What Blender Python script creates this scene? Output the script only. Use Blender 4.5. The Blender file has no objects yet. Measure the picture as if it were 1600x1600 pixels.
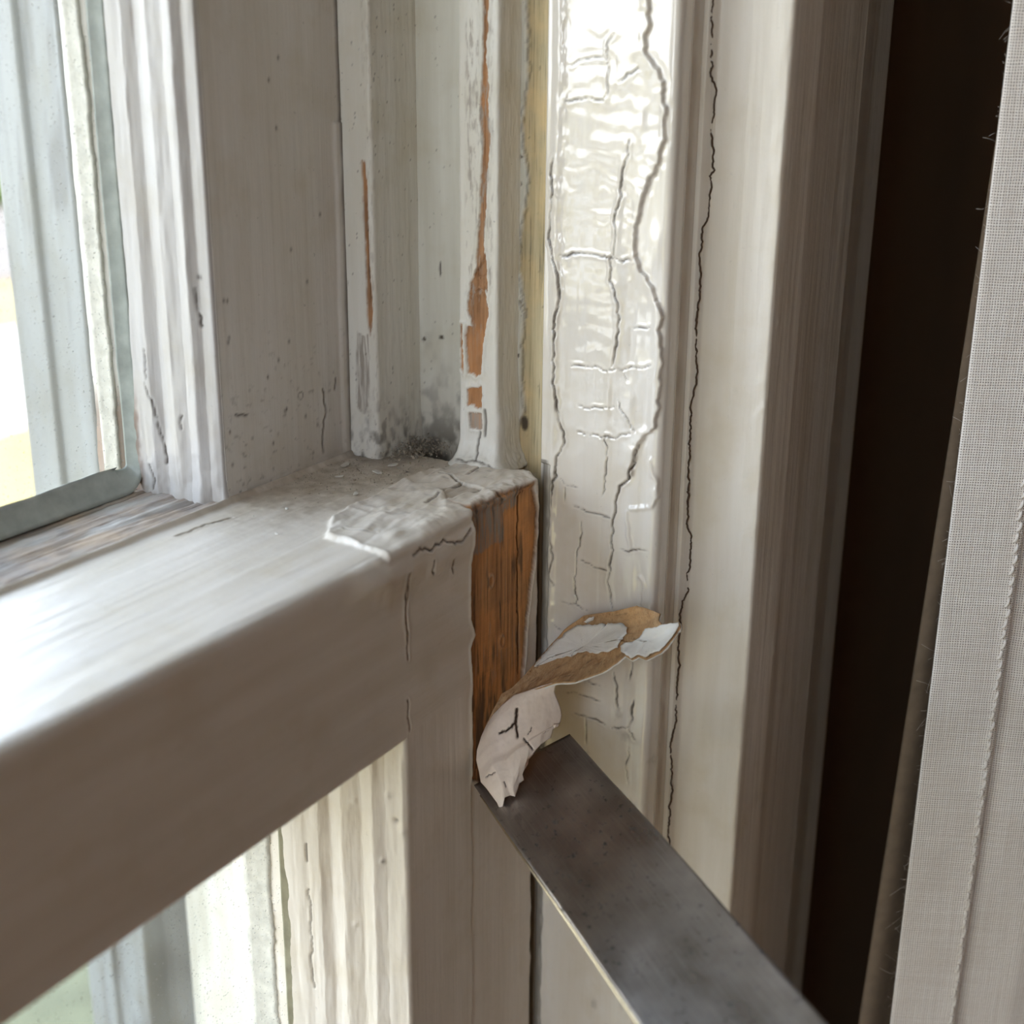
import bpy, math, random
import numpy as np
from mathutils import Matrix, Vector

rng = np.random.default_rng(7)
random.seed(7)
SC = bpy.context.scene
COL = SC.collection

# ------------------------------------------------------------------ camera
F, CX, CY = 2121.53, 800.0, 800.0            # focal length in pixels of the 1600 x 1600 frame
def _axis(vx, vy, s=1):
    a = np.array([vx - CX, -(vy - CY), -F]) * s
    return a / np.linalg.norm(a)
AX = _axis(2150, 80); AZ = _axis(746, 6950, -1); AY = np.cross(AZ, AX)
ROT = np.array([AX, AY, AZ])                 # camera -> world
def ray(px, py): return ROT @ np.array([(px - CX) / F, -(py - CY) / F, -1.0])
CAM = -280.0 * ray(735, 800)                 # millimetres; the origin is on the lower sash's top front edge
cd = bpy.data.cameras.new('camera'); cam = bpy.data.objects.new('camera', cd); COL.objects.link(cam)
cam.matrix_world = Matrix([list(ROT[i]) + [CAM[i] / 1000] for i in range(3)] + [[0, 0, 0, 1]])
cd.sensor_width = 36; cd.lens = 36 * F / 1600; cd.clip_start = 0.01; cd.clip_end = 200
cd.dof.use_dof = True; cd.dof.focus_distance = 0.300; cd.dof.aperture_fstop = 13
SC.camera = cam

# ------------------------------------------------------------------ light
W = bpy.data.worlds.new('sky'); SC.world = W; W.use_nodes = True
nt = W.node_tree; nt.nodes.clear()
wo = nt.nodes.new('ShaderNodeOutputWorld'); bg = nt.nodes.new('ShaderNodeBackground')
tc = nt.nodes.new('ShaderNodeTexCoord'); sp = nt.nodes.new('ShaderNodeSeparateXYZ'); rp = nt.nodes.new('ShaderNodeValToRGB')
nt.links.new(tc.outputs['Generated'], sp.inputs[0]); nt.links.new(sp.outputs['Z'], rp.inputs[0])
rp.color_ramp.elements[0].position = 0.0; rp.color_ramp.elements[0].color = (0.94, 0.965, 1.0, 1)
rp.color_ramp.elements[1].position = 0.9; rp.color_ramp.elements[1].color = (0.45, 0.66, 1.0, 1)
nt.links.new(rp.outputs[0], bg.inputs[0]); bg.inputs[1].default_value = 6.0
nt.links.new(bg.outputs[0], wo.inputs[0])
sd = bpy.data.lights.new('sun', 'SUN'); sun = bpy.data.objects.new('sun', sd); COL.objects.link(sun)
sd.energy = 16; sd.color = (1, 0.93, 0.78); sd.angle = 0.01
sun.rotation_euler = Vector((-0.45, 0.75, -0.75)).to_track_quat('-Z', 'Y').to_euler()   # from behind the house
pd = bpy.data.lights.new('window_portal', 'AREA'); po = bpy.data.objects.new('window_portal', pd); COL.objects.link(po)
pd.shape = 'RECTANGLE'; pd.size = 0.9; pd.size_y = 1.6; pd.cycles.is_portal = True
po.location = (-0.4, 0.19, 0.0); po.rotation_euler = (math.radians(-90), 0, 0)
pd2 = bpy.data.lights.new('added_window_portal', 'AREA'); po2 = bpy.data.objects.new('added_window_portal', pd2); COL.objects.link(po2)  # sampling portal for the added, unseen side window
pd2.shape = 'RECTANGLE'; pd2.size = 0.31; pd2.size_y = 1.78; pd2.cycles.is_portal = True
po2.matrix_world = Matrix(((0, 0, -1, -1.09), (1, 0, 0, -0.21), (0, 1, 0, 0.01), (0, 0, 0, 1)))
SC.view_settings.view_transform = 'Standard'; SC.view_settings.look = 'None'
SC.view_settings.gamma = 1; SC.view_settings.use_curve_mapping = False
SC.view_settings.exposure = 0.34
SC.cycles.max_bounces = 10; SC.cycles.diffuse_bounces = 6; SC.cycles.transparent_max_bounces = 12
SC.cycles.use_denoising = True

# ------------------------------------------------------------------ small maths (all in millimetres)
def hsh(ix, iy, s):
    v = np.sin(ix * 127.1 + iy * 311.7 + s * 74.7) * 43758.5453
    return v - np.floor(v)
def vn(x, y, s=0):
    x = np.asarray(x, float); y = np.asarray(y, float)
    ix = np.floor(x); iy = np.floor(y); fx = x - ix; fy = y - iy
    fx = fx * fx * (3 - 2 * fx); fy = fy * fy * (3 - 2 * fy)
    a = hsh(ix, iy, s); b = hsh(ix + 1, iy, s); c = hsh(ix, iy + 1, s); d = hsh(ix + 1, iy + 1, s)
    return (a + (b - a) * fx + (c - a) * fy + (a - b - c + d) * fx * fy) * 2 - 1
def fbm(x, y, s=0, o=4):
    t = 0; a = 0.5
    for i in range(o):
        t = t + a * vn(x * 2 ** i, y * 2 ** i, s + i * 3.7); a *= 0.5
    return t
def ss(a, b, x):
    t = np.clip((x - a) / (b - a), 0, 1); return t * t * (3 - 2 * t)
def hit(px, py, ax, val):
    d = ray(px, py); return CAM + (val - CAM[ax]) / d[ax] * d
def at(px, py, depth): return CAM + depth * ray(px, py)     # a point at a given distance along the lens axis
def crop(ox, oy, k, pts): return [(ox + x / k, oy + y / k) for x, y in pts]
def onprof(prof, axis, px, py):
    """first crossing of the sight line with a profile swept along an axis"""
    d = ray(px, py); ia = {2: (0, 1), 0: (1, 2)}[axis]
    o = CAM[list(ia)]; v = d[list(ia)]; best = None
    for a, b in zip(prof[:-1], prof[1:]):
        e = b - a; det = v[0] * -e[1] + v[1] * e[0]
        if abs(det) < 1e-12: continue
        r = a - o
        t = (r[0] * -e[1] + r[1] * e[0]) / det; u = (v[0] * r[1] - v[1] * r[0]) / det
        if t > 0 and -1e-6 <= u <= 1 + 1e-6 and (best is None or t < best): best = t
    if best is None:          # the sight line just misses: take the nearest point of the profile
        vh = v / np.linalg.norm(v); r = prof - o; k = np.argmin(np.abs(r[:, 0] * vh[1] - r[:, 1] * vh[0])); t = (r[k] @ vh) / np.linalg.norm(v)
        q = CAM + t * d; q[list(ia)] = prof[k]; return q
    return CAM + best * d
def jag(P, step=0.5, amp=0.14):
    """break a line up by midpoint displacement, staying in the plane it lies in"""
    P = np.asarray(P, float)
    if len(P) < 2: return P
    free = (P.max(0) - P.min(0) > 0.35).astype(float)
    pts = list(P)
    for lv in range(7):
        out = [pts[0]]; more = False
        for a, b in zip(pts[:-1], pts[1:]):
            l = np.linalg.norm(b - a)
            if l > step:
                out.append((a + b) / 2 + rng.normal(0, 1, len(a)) * free * min(amp * 2.2, l * 0.085)); more = True
            out.append(b)
        pts = out
        if not more: break
    return np.array(pts)
def dline(P, L, w):
    """distance from points to a 3-D polyline, only where nearer than about w"""
    out = np.full(len(P), 1e3); lo = L.min(0) - w; hi = L.max(0) + w
    idx = np.nonzero(np.all((P > lo) & (P < hi), axis=1))[0]
    if len(idx) == 0: return out
    Q = P[idx]; best = np.full(len(idx), 1e6)
    for a, b in zip(L[:-1], L[1:]):
        e = b - a; l2 = e @ e + 1e-12
        m = np.nonzero(np.all((Q > np.minimum(a, b) - w) & (Q < np.maximum(a, b) + w), axis=1))[0]
        if len(m) == 0: continue
        t = np.clip((Q[m] - a) @ e / l2, 0, 1)
        dd = np.linalg.norm(Q[m] - (a + t[:, None] * e), axis=1)
        best[m] = np.minimum(best[m], dd)
    out[idx] = best
    return out
def sdpoly(x, y, poly):
    """signed distance to a 2-D polygon, negative inside"""
    poly = np.asarray(poly, float); d = np.full(len(x), 1e9); ins = np.zeros(len(x), bool)
    for (ax_, ay_), (bx, by) in zip(poly, np.roll(poly, -1, 0)):
        ex, ey = bx - ax_, by - ay_; l2 = ex * ex + ey * ey + 1e-12
        t = np.clip(((x - ax_) * ex + (y - ay_) * ey) / l2, 0, 1)
        d = np.minimum(d, np.hypot(x - ax_ - t * ex, y - ay_ - t * ey))
        c = ((ay_ > y) != (by > y))
        xi = ax_ + (y - ay_) * ex / (ey if abs(ey) > 1e-9 else 1e-9)
        ins ^= c & (x < xi)
    return np.where(ins, -d, d)

# ------------------------------------------------------------------ meshes
def link_mesh(name, V, faces, mat, parent=None, org=(0, 0, 0), M=None, smooth=True, uv=None, flat_from=None):
    """V in mm; faces is an int array (n,4) or a list of lists"""
    me = bpy.data.meshes.new(name)
    V = (np.asarray(V, float) - np.asarray(org, float)) / 1000.0
    if isinstance(faces, np.ndarray): sizes = np.full(len(faces), faces.shape[1]); flat = faces.ravel()
    else: sizes = np.array([len(f) for f in faces]); flat = np.concatenate([np.asarray(f) for f in faces])
    me.vertices.add(len(V)); me.vertices.foreach_set('co', V.ravel().astype(np.float32))
    me.loops.add(len(flat)); me.loops.foreach_set('vertex_index', flat.astype(np.int32))
    me.polygons.add(len(sizes)); me.polygons.foreach_set('loop_start', np.concatenate([[0], np.cumsum(sizes)[:-1]]).astype(np.int32))
    sm = np.full(len(sizes), smooth, bool)
    if flat_from is not None: sm[flat_from:] = False
    me.polygons.foreach_set('use_smooth', sm)
    if uv is not None:
        l = me.uv_layers.new(name='uv'); l.data.foreach_set('uv', (np.asarray(uv)[flat] / 1000.0).ravel().astype(np.float32))
    me.update(calc_edges=True); me.validate()
    if M is not None:
        a = me.color_attributes.new('m', 'FLOAT_COLOR', 'POINT'); a.data.foreach_set('color', np.clip(M, 0, 1).ravel().astype(np.float32))
    me.materials.append(mat)
    o = bpy.data.objects.new(name, me); COL.objects.link(o)
    if parent is not None: o.parent = parent
    return o
def empty(name, loc=(0, 0, 0)):
    o = bpy.data.objects.new(name, None); COL.objects.link(o); o.location = [c / 1000 for c in loc]
    o.empty_display_size = 0.02
    return o
def tag(o, label=None, cat=None, group=None, kind=None):
    for k, v in (('label', label), ('category', cat), ('group', group), ('kind', kind)):
        if v: o[k] = v
    return o
def fillet(pts):
    """(a, b[, r]) corners of a closed loop -> rounded points and the index of the corner each came from"""
    n = len(pts); out = []; src = []
    for i, p in enumerate(pts):
        r = p[2] if len(p) > 2 else 0; c = np.array(p[:2], float)
        if r <= 0: out.append(c); src.append(i); continue
        a = np.array(pts[i - 1][:2], float) - c; b = np.array(pts[(i + 1) % n][:2], float) - c
        la, lb = np.linalg.norm(a), np.linalg.norm(b); a /= la; b /= lb
        ang = math.acos(np.clip(a @ b, -1, 1)); t = min(r / math.tan(ang / 2), la * 0.49, lb * 0.49)
        p0, p1 = c + a * t, c + b * t
        k = 7
        for j in range(k + 1):
            s = j / k; out.append((1 - s) ** 2 * p0 + 2 * s * (1 - s) * c + s * s * p1); src.append(i if s > 0.5 or True else i - 1)
        src[-(k + 1)] = i
    return np.array(out), np.array(src)
def loop(pts, nvis, dense, coarse=40.0):
    """resample a rounded closed loop: the first nvis corners' segments finely"""
    P, s = fillet(pts); out = []; n = len(P); vis = []
    for i in range(n):
        a, b = P[i], P[(i + 1) % n]; sp_ = dense if s[i] < nvis else coarse
        k = max(1, int(round(np.linalg.norm(b - a) / sp_)))
        for j in range(k): out.append(a + (b - a) * j / k); vis.append(s[i] < nvis)
    vis = np.array(vis); out = np.array(out)
    return out, out[:int(np.nonzero(vis)[0][-1]) + 2]
def steps(*segs):
    """(start, end, spacing) runs joined into one increasing list"""
    out = []
    for a, b, s in segs:
        k = max(1, int(round((b - a) / s))); out += [a + (b - a) * i / k for i in range(k)]
    return np.array(out + [segs[-1][1]])
def prism(name, lp, axis, sv, mat, parent=None, fn=None, org=(0, 0, 0)):
    lp = np.asarray(lp, float); n = len(lp); m = len(sv)
    x, y = lp[:, 0], lp[:, 1]
    area = 0.5 * np.sum(x * np.roll(y, -1) - np.roll(x, -1) * y)
    e1 = np.roll(lp, -1, 0) - lp; e0 = lp - np.roll(lp, 1, 0)
    e1 /= np.linalg.norm(e1, axis=1)[:, None] + 1e-12; e0 /= np.linalg.norm(e0, axis=1)[:, None] + 1e-12
    t = e0 + e1; t /= np.linalg.norm(t, axis=1)[:, None] + 1e-12
    nn = np.stack([t[:, 1], -t[:, 0]], 1) * (1 if area > 0 else -1)
    P = np.zeros((m, n, 3)); N = np.zeros((m, n, 3)); ia = {2: (0, 1), 0: (1, 2)}[axis]
    for k in range(2): P[:, :, ia[k]] = lp[None, :, k]; N[:, :, ia[k]] = nn[None, :, k]
    P[:, :, axis] = np.asarray(sv)[:, None]
    P = P.reshape(-1, 3); N = N.reshape(-1, 3); M = np.zeros((len(P), 4))
    if fn is not None:
        off, M = fn(P, N)
        P = P + N * off[:, None]
    i = np.arange(m - 1)[:, None] * n; j = np.arange(n)[None, :]; j2 = (j + 1) % n
    q = np.stack([i + j, i + j2, i + n + j2, i + n + j], -1).reshape(-1, 4)
    flip = (area > 0) if axis == 2 else (area > 0)
    if not flip: q = q[:, ::-1]
    V = np.concatenate([P, P[:n], P[-n:]]); M = np.concatenate([M, M[:n], M[-n:]])
    b = m * n; c0 = list(range(b, b + n)); c1 = list(range(b + n, b + 2 * n))
    if flip: c0 = c0[::-1]
    else: c1 = c1[::-1]
    faces = [list(f) for f in q] if False else None
    # quads and the two end caps in one go
    me_faces = list(q) + [np.array(c0), np.array(c1)]
    sizes_q = len(q)
    return link_mesh(name, V, me_faces, mat, parent, org, M, True, None, sizes_q)
def boxes(name, bl, mat, parent=None, org=(0, 0, 0), bev=0.0):
    """axis-aligned boxes (lo, hi) in one mesh with chamfered edges"""
    V = []; Fc = []
    for lo, hi in bl:
        lo = np.array(lo, float); hi = np.array(hi, float); c = (lo + hi) / 2; h = (hi - lo) / 2
        b = min(bev, h.min() * 0.45); base = len(V)
        if b <= 0:
            for sx in (-1, 1):
                for sy in (-1, 1):
                    for sz in (-1, 1): V.append(c + h * (sx, sy, sz))
            for f in ((0, 1, 3, 2), (4, 6, 7, 5), (0, 4, 5, 1), (2, 3, 7, 6), (0, 2, 6, 4), (1, 5, 7, 3)): Fc.append([base + k for k in f])
        else:
            bm_v = {}
            for sx in (-1, 1):
                for sy in (-1, 1):
                    for sz in (-1, 1):
                        for ax_ in range(3):
                            s = np.array((sx, sy, sz), float); k = h - b; k[ax_] = h[ax_]
                            bm_v[(sx, sy, sz, ax_)] = len(V); V.append(c + s * k)
            g = bm_v
            for ax_ in range(3):
                u, v = [(1, 2), (2, 0), (0, 1)][ax_]
                for s in (-1, 1):
                    f = []
                    for a, d in ((-1, -1), (1, -1), (1, 1), (-1, 1)):
                        k = [0, 0, 0]; k[ax_] = s; k[u] = a; k[v] = d; f.append(g[(*k, ax_)])
                    Fc.append(f if s > 0 else f[::-1])
            for ax_ in range(3):
                u, v = [(1, 2), (2, 0), (0, 1)][ax_]
                for a in (-1, 1):
                    for d in (-1, 1):
                        k0 = [0, 0, 0]; k0[u] = a; k0[v] = d; k1 = list(k0); k0[ax_] = -1; k1[ax_] = 1
                        f = [g[(*k0, u)], g[(*k1, u)], g[(*k1, v)], g[(*k0, v)]]
                        Fc.append(f if a * d > 0 else f[::-1])
            for sx in (-1, 1):
                for sy in (-1, 1):
                    for sz in (-1, 1):
                        f = [g[(sx, sy, sz, k)] for k in range(3)]
                        Fc.append(f if sx * sy * sz > 0 else f[::-1])
    return link_mesh(name, V, Fc, mat, parent, org, None, False)
def grid_faces(m, n):
    i = np.arange(m - 1)[:, None] * n; j = np.arange(n - 1)[None, :]
    return np.stack([i + j, i + j + 1, i + n + j + 1, i + n + j], -1).reshape(-1, 4)
def slab(name, G, th, mat, parent=None, org=(0, 0, 0), M=None, uv=None):
    """a grid of points (m,n,3) given a thickness on the side its normal points away from"""
    m, n, _ = G.shape
    du = np.gradient(G, axis=1); dv = np.gradient(G, axis=0); nr = np.cross(du, dv)
    nr /= np.linalg.norm(nr, axis=2)[:, :, None] + 1e-12
    th = np.broadcast_to(np.asarray(th, float), (m, n))
    V = np.concatenate([G.reshape(-1, 3), (G - nr * th[:, :, None]).reshape(-1, 3)])
    q = grid_faces(m, n); k = m * n; q2 = q[:, ::-1] + k
    ring = list(range(n)) + [i * n + n - 1 for i in range(1, m)] + [(m - 1) * n + j for j in range(n - 2, -1, -1)] + [i * n for i in range(m - 2, 0, -1)]
    r = np.array(ring); r2 = np.roll(r, -1)
    side = np.stack([r, r + k, r2 + k, r2], 1)
    MM = None if M is None else np.concatenate([M, M])
    UU = None if uv is None else np.concatenate([uv, uv])
    return link_mesh(name, V, np.concatenate([q, q2, side]), mat, parent, org, MM, True, UU)
def tube(name, pts, r, mat, parent=None, org=(0, 0, 0), k=6):
    V, Fc = tube_data(pts, r, k); return link_mesh(name, V, Fc, mat, parent, org)
def tube_data(pts, r, k=6, base=0):
    pts = np.asarray(pts, float); V = []; Fc = []; n = len(pts); r = np.broadcast_to(r, n)
    for i in range(n):
        t = pts[min(i + 1, n - 1)] - pts[max(i - 1, 0)]; t /= np.linalg.norm(t) + 1e-12
        u = np.cross(t, (0.3, 0.2, 0.93)); u /= np.linalg.norm(u) + 1e-12; v = np.cross(t, u)
        for j in range(k):
            a = 2 * math.pi * j / k; V.append(pts[i] + r[i] * (math.cos(a) * u + math.sin(a) * v))
    for i in range(n - 1):
        for j in range(k): Fc.append([base + i * k + j, base + i * k + (j + 1) % k, base + (i + 1) * k + (j + 1) % k, base + (i + 1) * k + j])
    Fc.append([base + j for j in range(k)][::-1]); Fc.append([base + (n - 1) * k + j for j in range(k)])
    return V, Fc

# ------------------------------------------------------------------ materials
class NB:
    def __init__(s, name):
        s.m = bpy.data.materials.new(name); s.m.use_nodes = True; s.t = s.m.node_tree; s.t.nodes.clear()
        s.out = s.n('ShaderNodeOutputMaterial')
    def n(s, k, **kw):
        o = s.t.nodes.new(k)
        for a, v in kw.items(): setattr(o, a, v)
        return o
    def l(s, a, b): s.t.links.new(a, b)
    def put(s, sock, v):
        if hasattr(v, 'is_linked'): s.l(v, sock)
        elif isinstance(v, tuple) and len(v) == 3 and sock.type == 'RGBA': sock.default_value = (*v, 1)
        else: sock.default_value = v
    def math(s, op, a, b=0.0, c=None, clamp=False):
        o = s.n('ShaderNodeMath', operation=op, use_clamp=clamp); s.put(o.inputs[0], a); s.put(o.inputs[1], b)
        if c is not None: s.put(o.inputs[2], c)
        return o.outputs[0]
    def mix(s, f, a, b, blend='MIX'):
        o = s.n('ShaderNodeMix', data_type='RGBA', blend_type=blend); s.put(o.inputs[0], f); s.put(o.inputs[6], a); s.put(o.inputs[7], b)
        return o.outputs[2]
    def mapped(s, scale, kind='Object', rot=(0, 0, 0)):
        t = s.n('ShaderNodeTexCoord'); mp = s.n('ShaderNodeMapping'); s.l(t.outputs[kind], mp.inputs[0])
        mp.inputs['Scale'].default_value = scale; mp.inputs['Rotation'].default_value = rot; return mp.outputs[0]
    def noise(s, vec, scale=1.0, detail=3.0, rough=0.55):
        o = s.n('ShaderNodeTexNoise'); s.l(vec, o.inputs['Vector']); o.inputs['Scale'].default_value = scale
        o.inputs['Detail'].default_value = detail; o.inputs['Roughness'].default_value = rough; return o.outputs['Fac']
    def ramp(s, f, a, b, c0=(0, 0, 0), c1=(1, 1, 1)):
        o = s.n('ShaderNodeValToRGB'); s.put(o.inputs[0], f); e = o.color_ramp.elements
        e[0].position = a; e[0].color = (*c0, 1); e[1].position = b; e[1].color = (*c1, 1); return o.outputs[0]
    def bump(s, h, strength, dist, prev=None):
        o = s.n('ShaderNodeBump'); s.put(o.inputs['Height'], h); o.inputs['Strength'].default_value = strength
        o.inputs['Distance'].default_value = dist
        if prev is not None: s.l(prev, o.inputs['Normal'])
        return o.outputs[0]
    def bsdf(s, **kw):
        o = s.n('ShaderNodeBsdfPrincipled')
        for k, v in kw.items(): s.put(o.inputs[k.replace('_', ' ')], v)
        s.l(o.outputs[0], s.out.inputs[0]); return o
def grain(ax, along, across):
    v = [across] * 3; v['xyz'.index(ax)] = along; return tuple(v)
def paint(name, col, rough=0.4, ax='z', wax='z', wood=((0.16, 0.07, 0.025), (0.40, 0.21, 0.09)), bump=0.25, coat=0.0, dirt=(0.060, 0.042, 0.028), prim=(0.37, 0.325, 0.275), var=0.10, speck=0.5):
    """old oil paint: R of attribute m = grime, G = bare wood, B = grey primer, A = dull dust"""
    b = NB(name)
    at_ = b.n('ShaderNodeAttribute', attribute_name='m'); sx = b.n('ShaderNodeSeparateColor'); b.l(at_.outputs['Color'], sx.inputs[0])
    R, G, B, A = sx.outputs[0], sx.outputs[1], sx.outputs[2], at_.outputs['Alpha']
    n1 = b.noise(b.mapped(grain(ax, 14, 160)), 1, 5); n2 = b.noise(b.mapped((90, 90, 90)), 1, 4); n3 = b.noise(b.mapped((900, 900, 900)), 1, 2)
    dk = tuple(c * (1 - var * 2.2) * k for c, k in zip(col, (1, 0.975, 0.92)))
    c = b.mix(b.ramp(n1, 0.35, 0.7), col, dk)
    c = b.mix(b.math('MULTIPLY', b.ramp(n2, 0.52, 0.75), 0.45), c, tuple(x * y for x, y in zip(dk, (0.9, 0.86, 0.76))))
    c = b.mix(b.math('MULTIPLY', b.ramp(n3, 0.70, 0.78), speck), c, tuple(x * 0.35 for x in col))
    w1 = b.noise(b.mapped(grain(wax, 25, 900)), 1, 5, 0.7); w2 = b.noise(b.mapped(grain(wax, 60, 2600)), 1, 2)
    wc = b.mix(b.ramp(w1, 0.33, 0.68), wood[0], wood[1])
    wc = b.mix(b.ramp(w2, 0.58, 0.72), wc, tuple(x * 0.45 for x in wood[0]))
    wc = b.mix(b.math('MULTIPLY', b.ramp(n2, 0.42, 0.66), 0.6), wc, tuple(min(1, x * k) for x, k in zip(wood[1], (1.25, 1.05, 0.8))))
    c = b.mix(A, c, (0.36, 0.29, 0.21))
    c = b.mix(G, c, wc)
    pn = b.math('MULTIPLY', B, b.ramp(b.noise(b.mapped(grain(wax, 160, 1500)), 1, 3), 0.30, 0.60))
    c = b.mix(pn, c, prim)
    c = b.mix(R, c, dirt)
    r = b.math('ADD', rough, b.math('MULTIPLY', b.math('MAXIMUM', b.math('MAXIMUM', G, A), b.math('MAXIMUM', R, B)), 0.45), clamp=True)
    h = b.noise(b.mapped(grain(ax, 30, 700)), 1, 4); h2 = b.noise(b.mapped((400, 400, 400)), 1, 3)
    nm = b.bump(h, bump, 0.0006); nm = b.bump(h2, bump * 0.5, 0.0005, nm)
    nm = b.bump(b.math('MULTIPLY', w1, G), 0.5, 0.0006, nm)
    b.bsdf(Base_Color=c, Roughness=r, Normal=nm, Coat_Weight=coat, Coat_Roughness=0.05, Coat_IOR=1.55)
    return b.m
def simple(name, col, rough=0.6, scale=60, var=0.25, bump=0.2, dist=0.001, metallic=0.0, col2=None):
    b = NB(name); n = b.noise(b.mapped((scale,) * 3), 1, 5)
    c = b.mix(b.ramp(n, 0.3, 0.7), col, col2 or tuple(x * (1 - var) for x in col))
    b.bsdf(Base_Color=c, Roughness=rough, Metallic=metallic, Normal=b.bump(n, bump, dist)); return b.m
WHITE = (0.76, 0.735, 0.68)
M_STOP = paint('glossy_old_paint', (0.84, 0.795, 0.73), 0.16, 'z', bump=0.08, coat=1.0, var=0.03, speck=0.15)
M_CASING = paint('casing_paint', (0.83, 0.78, 0.705), 0.30, 'z', bump=0.22, var=0.05, speck=0.15)
M_SASH = paint('sash_paint', (0.74, 0.71, 0.665), 0.34, 'z', bump=0.22, var=0.05, speck=0.35)
M_RAIL = paint('rail_paint', (0.83, 0.765, 0.68), 0.30, 'x', 'z', wood=((0.27, 0.115, 0.04), (0.70, 0.365, 0.145)), bump=0.30, var=0.05, speck=0.2)
M_FRONT = paint('stile_paint', (0.83, 0.765, 0.68), 0.33, 'z', 'z', wood=((0.27, 0.115, 0.04), (0.70, 0.365, 0.145)), bump=0.2, var=0.05, speck=0.25)
M_JAMB = paint('jamb_paint', (0.74, 0.73, 0.66), 0.36, 'z', wood=((0.42, 0.34, 0.19), (0.62, 0.53, 0.34)), bump=0.2, var=0.08)
M_BEAD = paint('bead_paint', (0.80, 0.78, 0.72), 0.36, 'z', wood=((0.20, 0.09, 0.035), (0.44, 0.24, 0.12)), bump=0.25, var=0.06)
M_WEATHER = paint('weathered_rail', (0.66, 0.62, 0.57), 0.6, 'x', 'x', wood=((0.30, 0.24, 0.20), (0.55, 0.49, 0.44)), bump=0.6, var=0.2)
M_OUT = paint('outside_paint', (0.33, 0.345, 0.345), 0.45, 'z', bump=0.15, var=0.05, wood=((0.5, 0.47, 0.4), (0.62, 0.6, 0.53)))
M_PUTTY = simple('grey_green_putty', (0.47, 0.51, 0.46), 0.35, 200, 0.35, 0.3, 0.0006)
M_PUTTY2 = simple('yellow_grey_putty', (0.42, 0.39, 0.27), 0.4, 200, 0.35, 0.3, 0.0006)
M_CREAM = simple('cream_putty', (0.74, 0.71, 0.62), 0.55, 400, 0.25, 0.5, 0.0008)
M_DARKWOOD = simple('dark_wood', (0.10, 0.06, 0.035), 0.8, 200)
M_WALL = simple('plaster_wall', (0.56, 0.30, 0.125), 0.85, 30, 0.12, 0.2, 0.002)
M_WALL2 = simple('shade_darkened_wall', (0.26, 0.15, 0.075), 0.85, 30, 0.12, 0.2, 0.002)  # wall colour darkened to deepen the shade beside the curtain
M_FLOOR = simple('floor_boards', (0.42, 0.20, 0.08), 0.5, 20, 0.3, 0.2, 0.002)
M_CEIL = simple('ceiling_plaster', (0.66, 0.43, 0.24), 0.9, 30, 0.1, 0.1, 0.002)

def glass_mat():
    b = NB('window_glass'); tr = b.n('ShaderNodeBsdfTransparent'); tr.inputs[0].default_value = (0.97, 0.975, 0.965, 1)
    gl = b.n('ShaderNodeBsdfGlossy'); gl.inputs['Roughness'].default_value = 0.01
    fr = b.n('ShaderNodeFresnel'); fr.inputs[0].default_value = 1.45
    mx = b.n('ShaderNodeMixShader'); ge = b.n('ShaderNodeNewGeometry'); b.l(b.math('MULTIPLY', fr.outputs[0], b.math('SUBTRACT', 1.0, ge.outputs['Backfacing'])), mx.inputs[0]); b.l(tr.outputs[0], mx.inputs[1]); b.l(gl.outputs[0], mx.inputs[2])
    df = b.n('ShaderNodeBsdfDiffuse'); df.inputs[0].default_value = (0.75, 0.75, 0.72, 1)
    sp1 = b.ramp(b.noise(b.mapped((1800,) * 3), 1, 1), 0.70, 0.74); sp2 = b.math('MULTIPLY', b.ramp(b.noise(b.mapped((60, 60, 25)), 1, 5), 0.4, 0.8), 0.16)
    mx2 = b.n('ShaderNodeMixShader'); b.l(b.math('ADD', b.math('MULTIPLY', sp1, 0.5), sp2, clamp=True), mx2.inputs[0]); b.l(mx.outputs[0], mx2.inputs[1]); b.l(df.outputs[0], mx2.inputs[2])
    b.l(mx2.outputs[0], b.out.inputs[0]); return b.m
M_GLASS = glass_mat()

# ------------------------------------------------------------------ the room and the garden
FLZ, CLZ = -1350, 1250
WX0, WX1 = -860, 36            # the window opening
ZB, ZT = -780, 780
rm = dict(kind='structure')
tag(boxes('floor', [((-960, -4000, FLZ - 60), (2000, -25, FLZ))], M_FLOOR), **rm)
tag(boxes('ceiling', [((-960, -4000, CLZ), (2000, 150, CLZ + 60))], M_CEIL), **rm)
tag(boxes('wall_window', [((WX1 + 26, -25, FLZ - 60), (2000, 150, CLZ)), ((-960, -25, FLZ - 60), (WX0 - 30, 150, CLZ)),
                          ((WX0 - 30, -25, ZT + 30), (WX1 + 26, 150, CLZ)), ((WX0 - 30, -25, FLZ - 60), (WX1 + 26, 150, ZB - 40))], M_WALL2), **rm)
tag(boxes('wall_right', [((2000, -4000, FLZ - 60), (2060, 150, CLZ + 60))], M_WALL), **rm)
LX = -960                      # side wall; its unseen second window is added to light left-facing surfaces
SY0, SY1, SZ0, SZ1 = -365, -55, -880, 900
tag(boxes('wall_left', [((LX - 120, -4000, FLZ - 60), (LX, SY0, CLZ + 60)), ((LX - 120, SY1, FLZ - 60), (LX, 150, CLZ + 60)),
                        ((LX - 120, SY0, FLZ - 60), (LX, SY1, SZ0)), ((LX - 120, SY0, SZ1), (LX, SY1, CLZ + 60))], M_WALL), **rm)
w2 = tag(empty('added_side_window', (LX - 60, (SY0 + SY1) / 2, SZ0)), kind='structure'); W2 = (LX - 60, (SY0 + SY1) / 2, SZ0)
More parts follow.
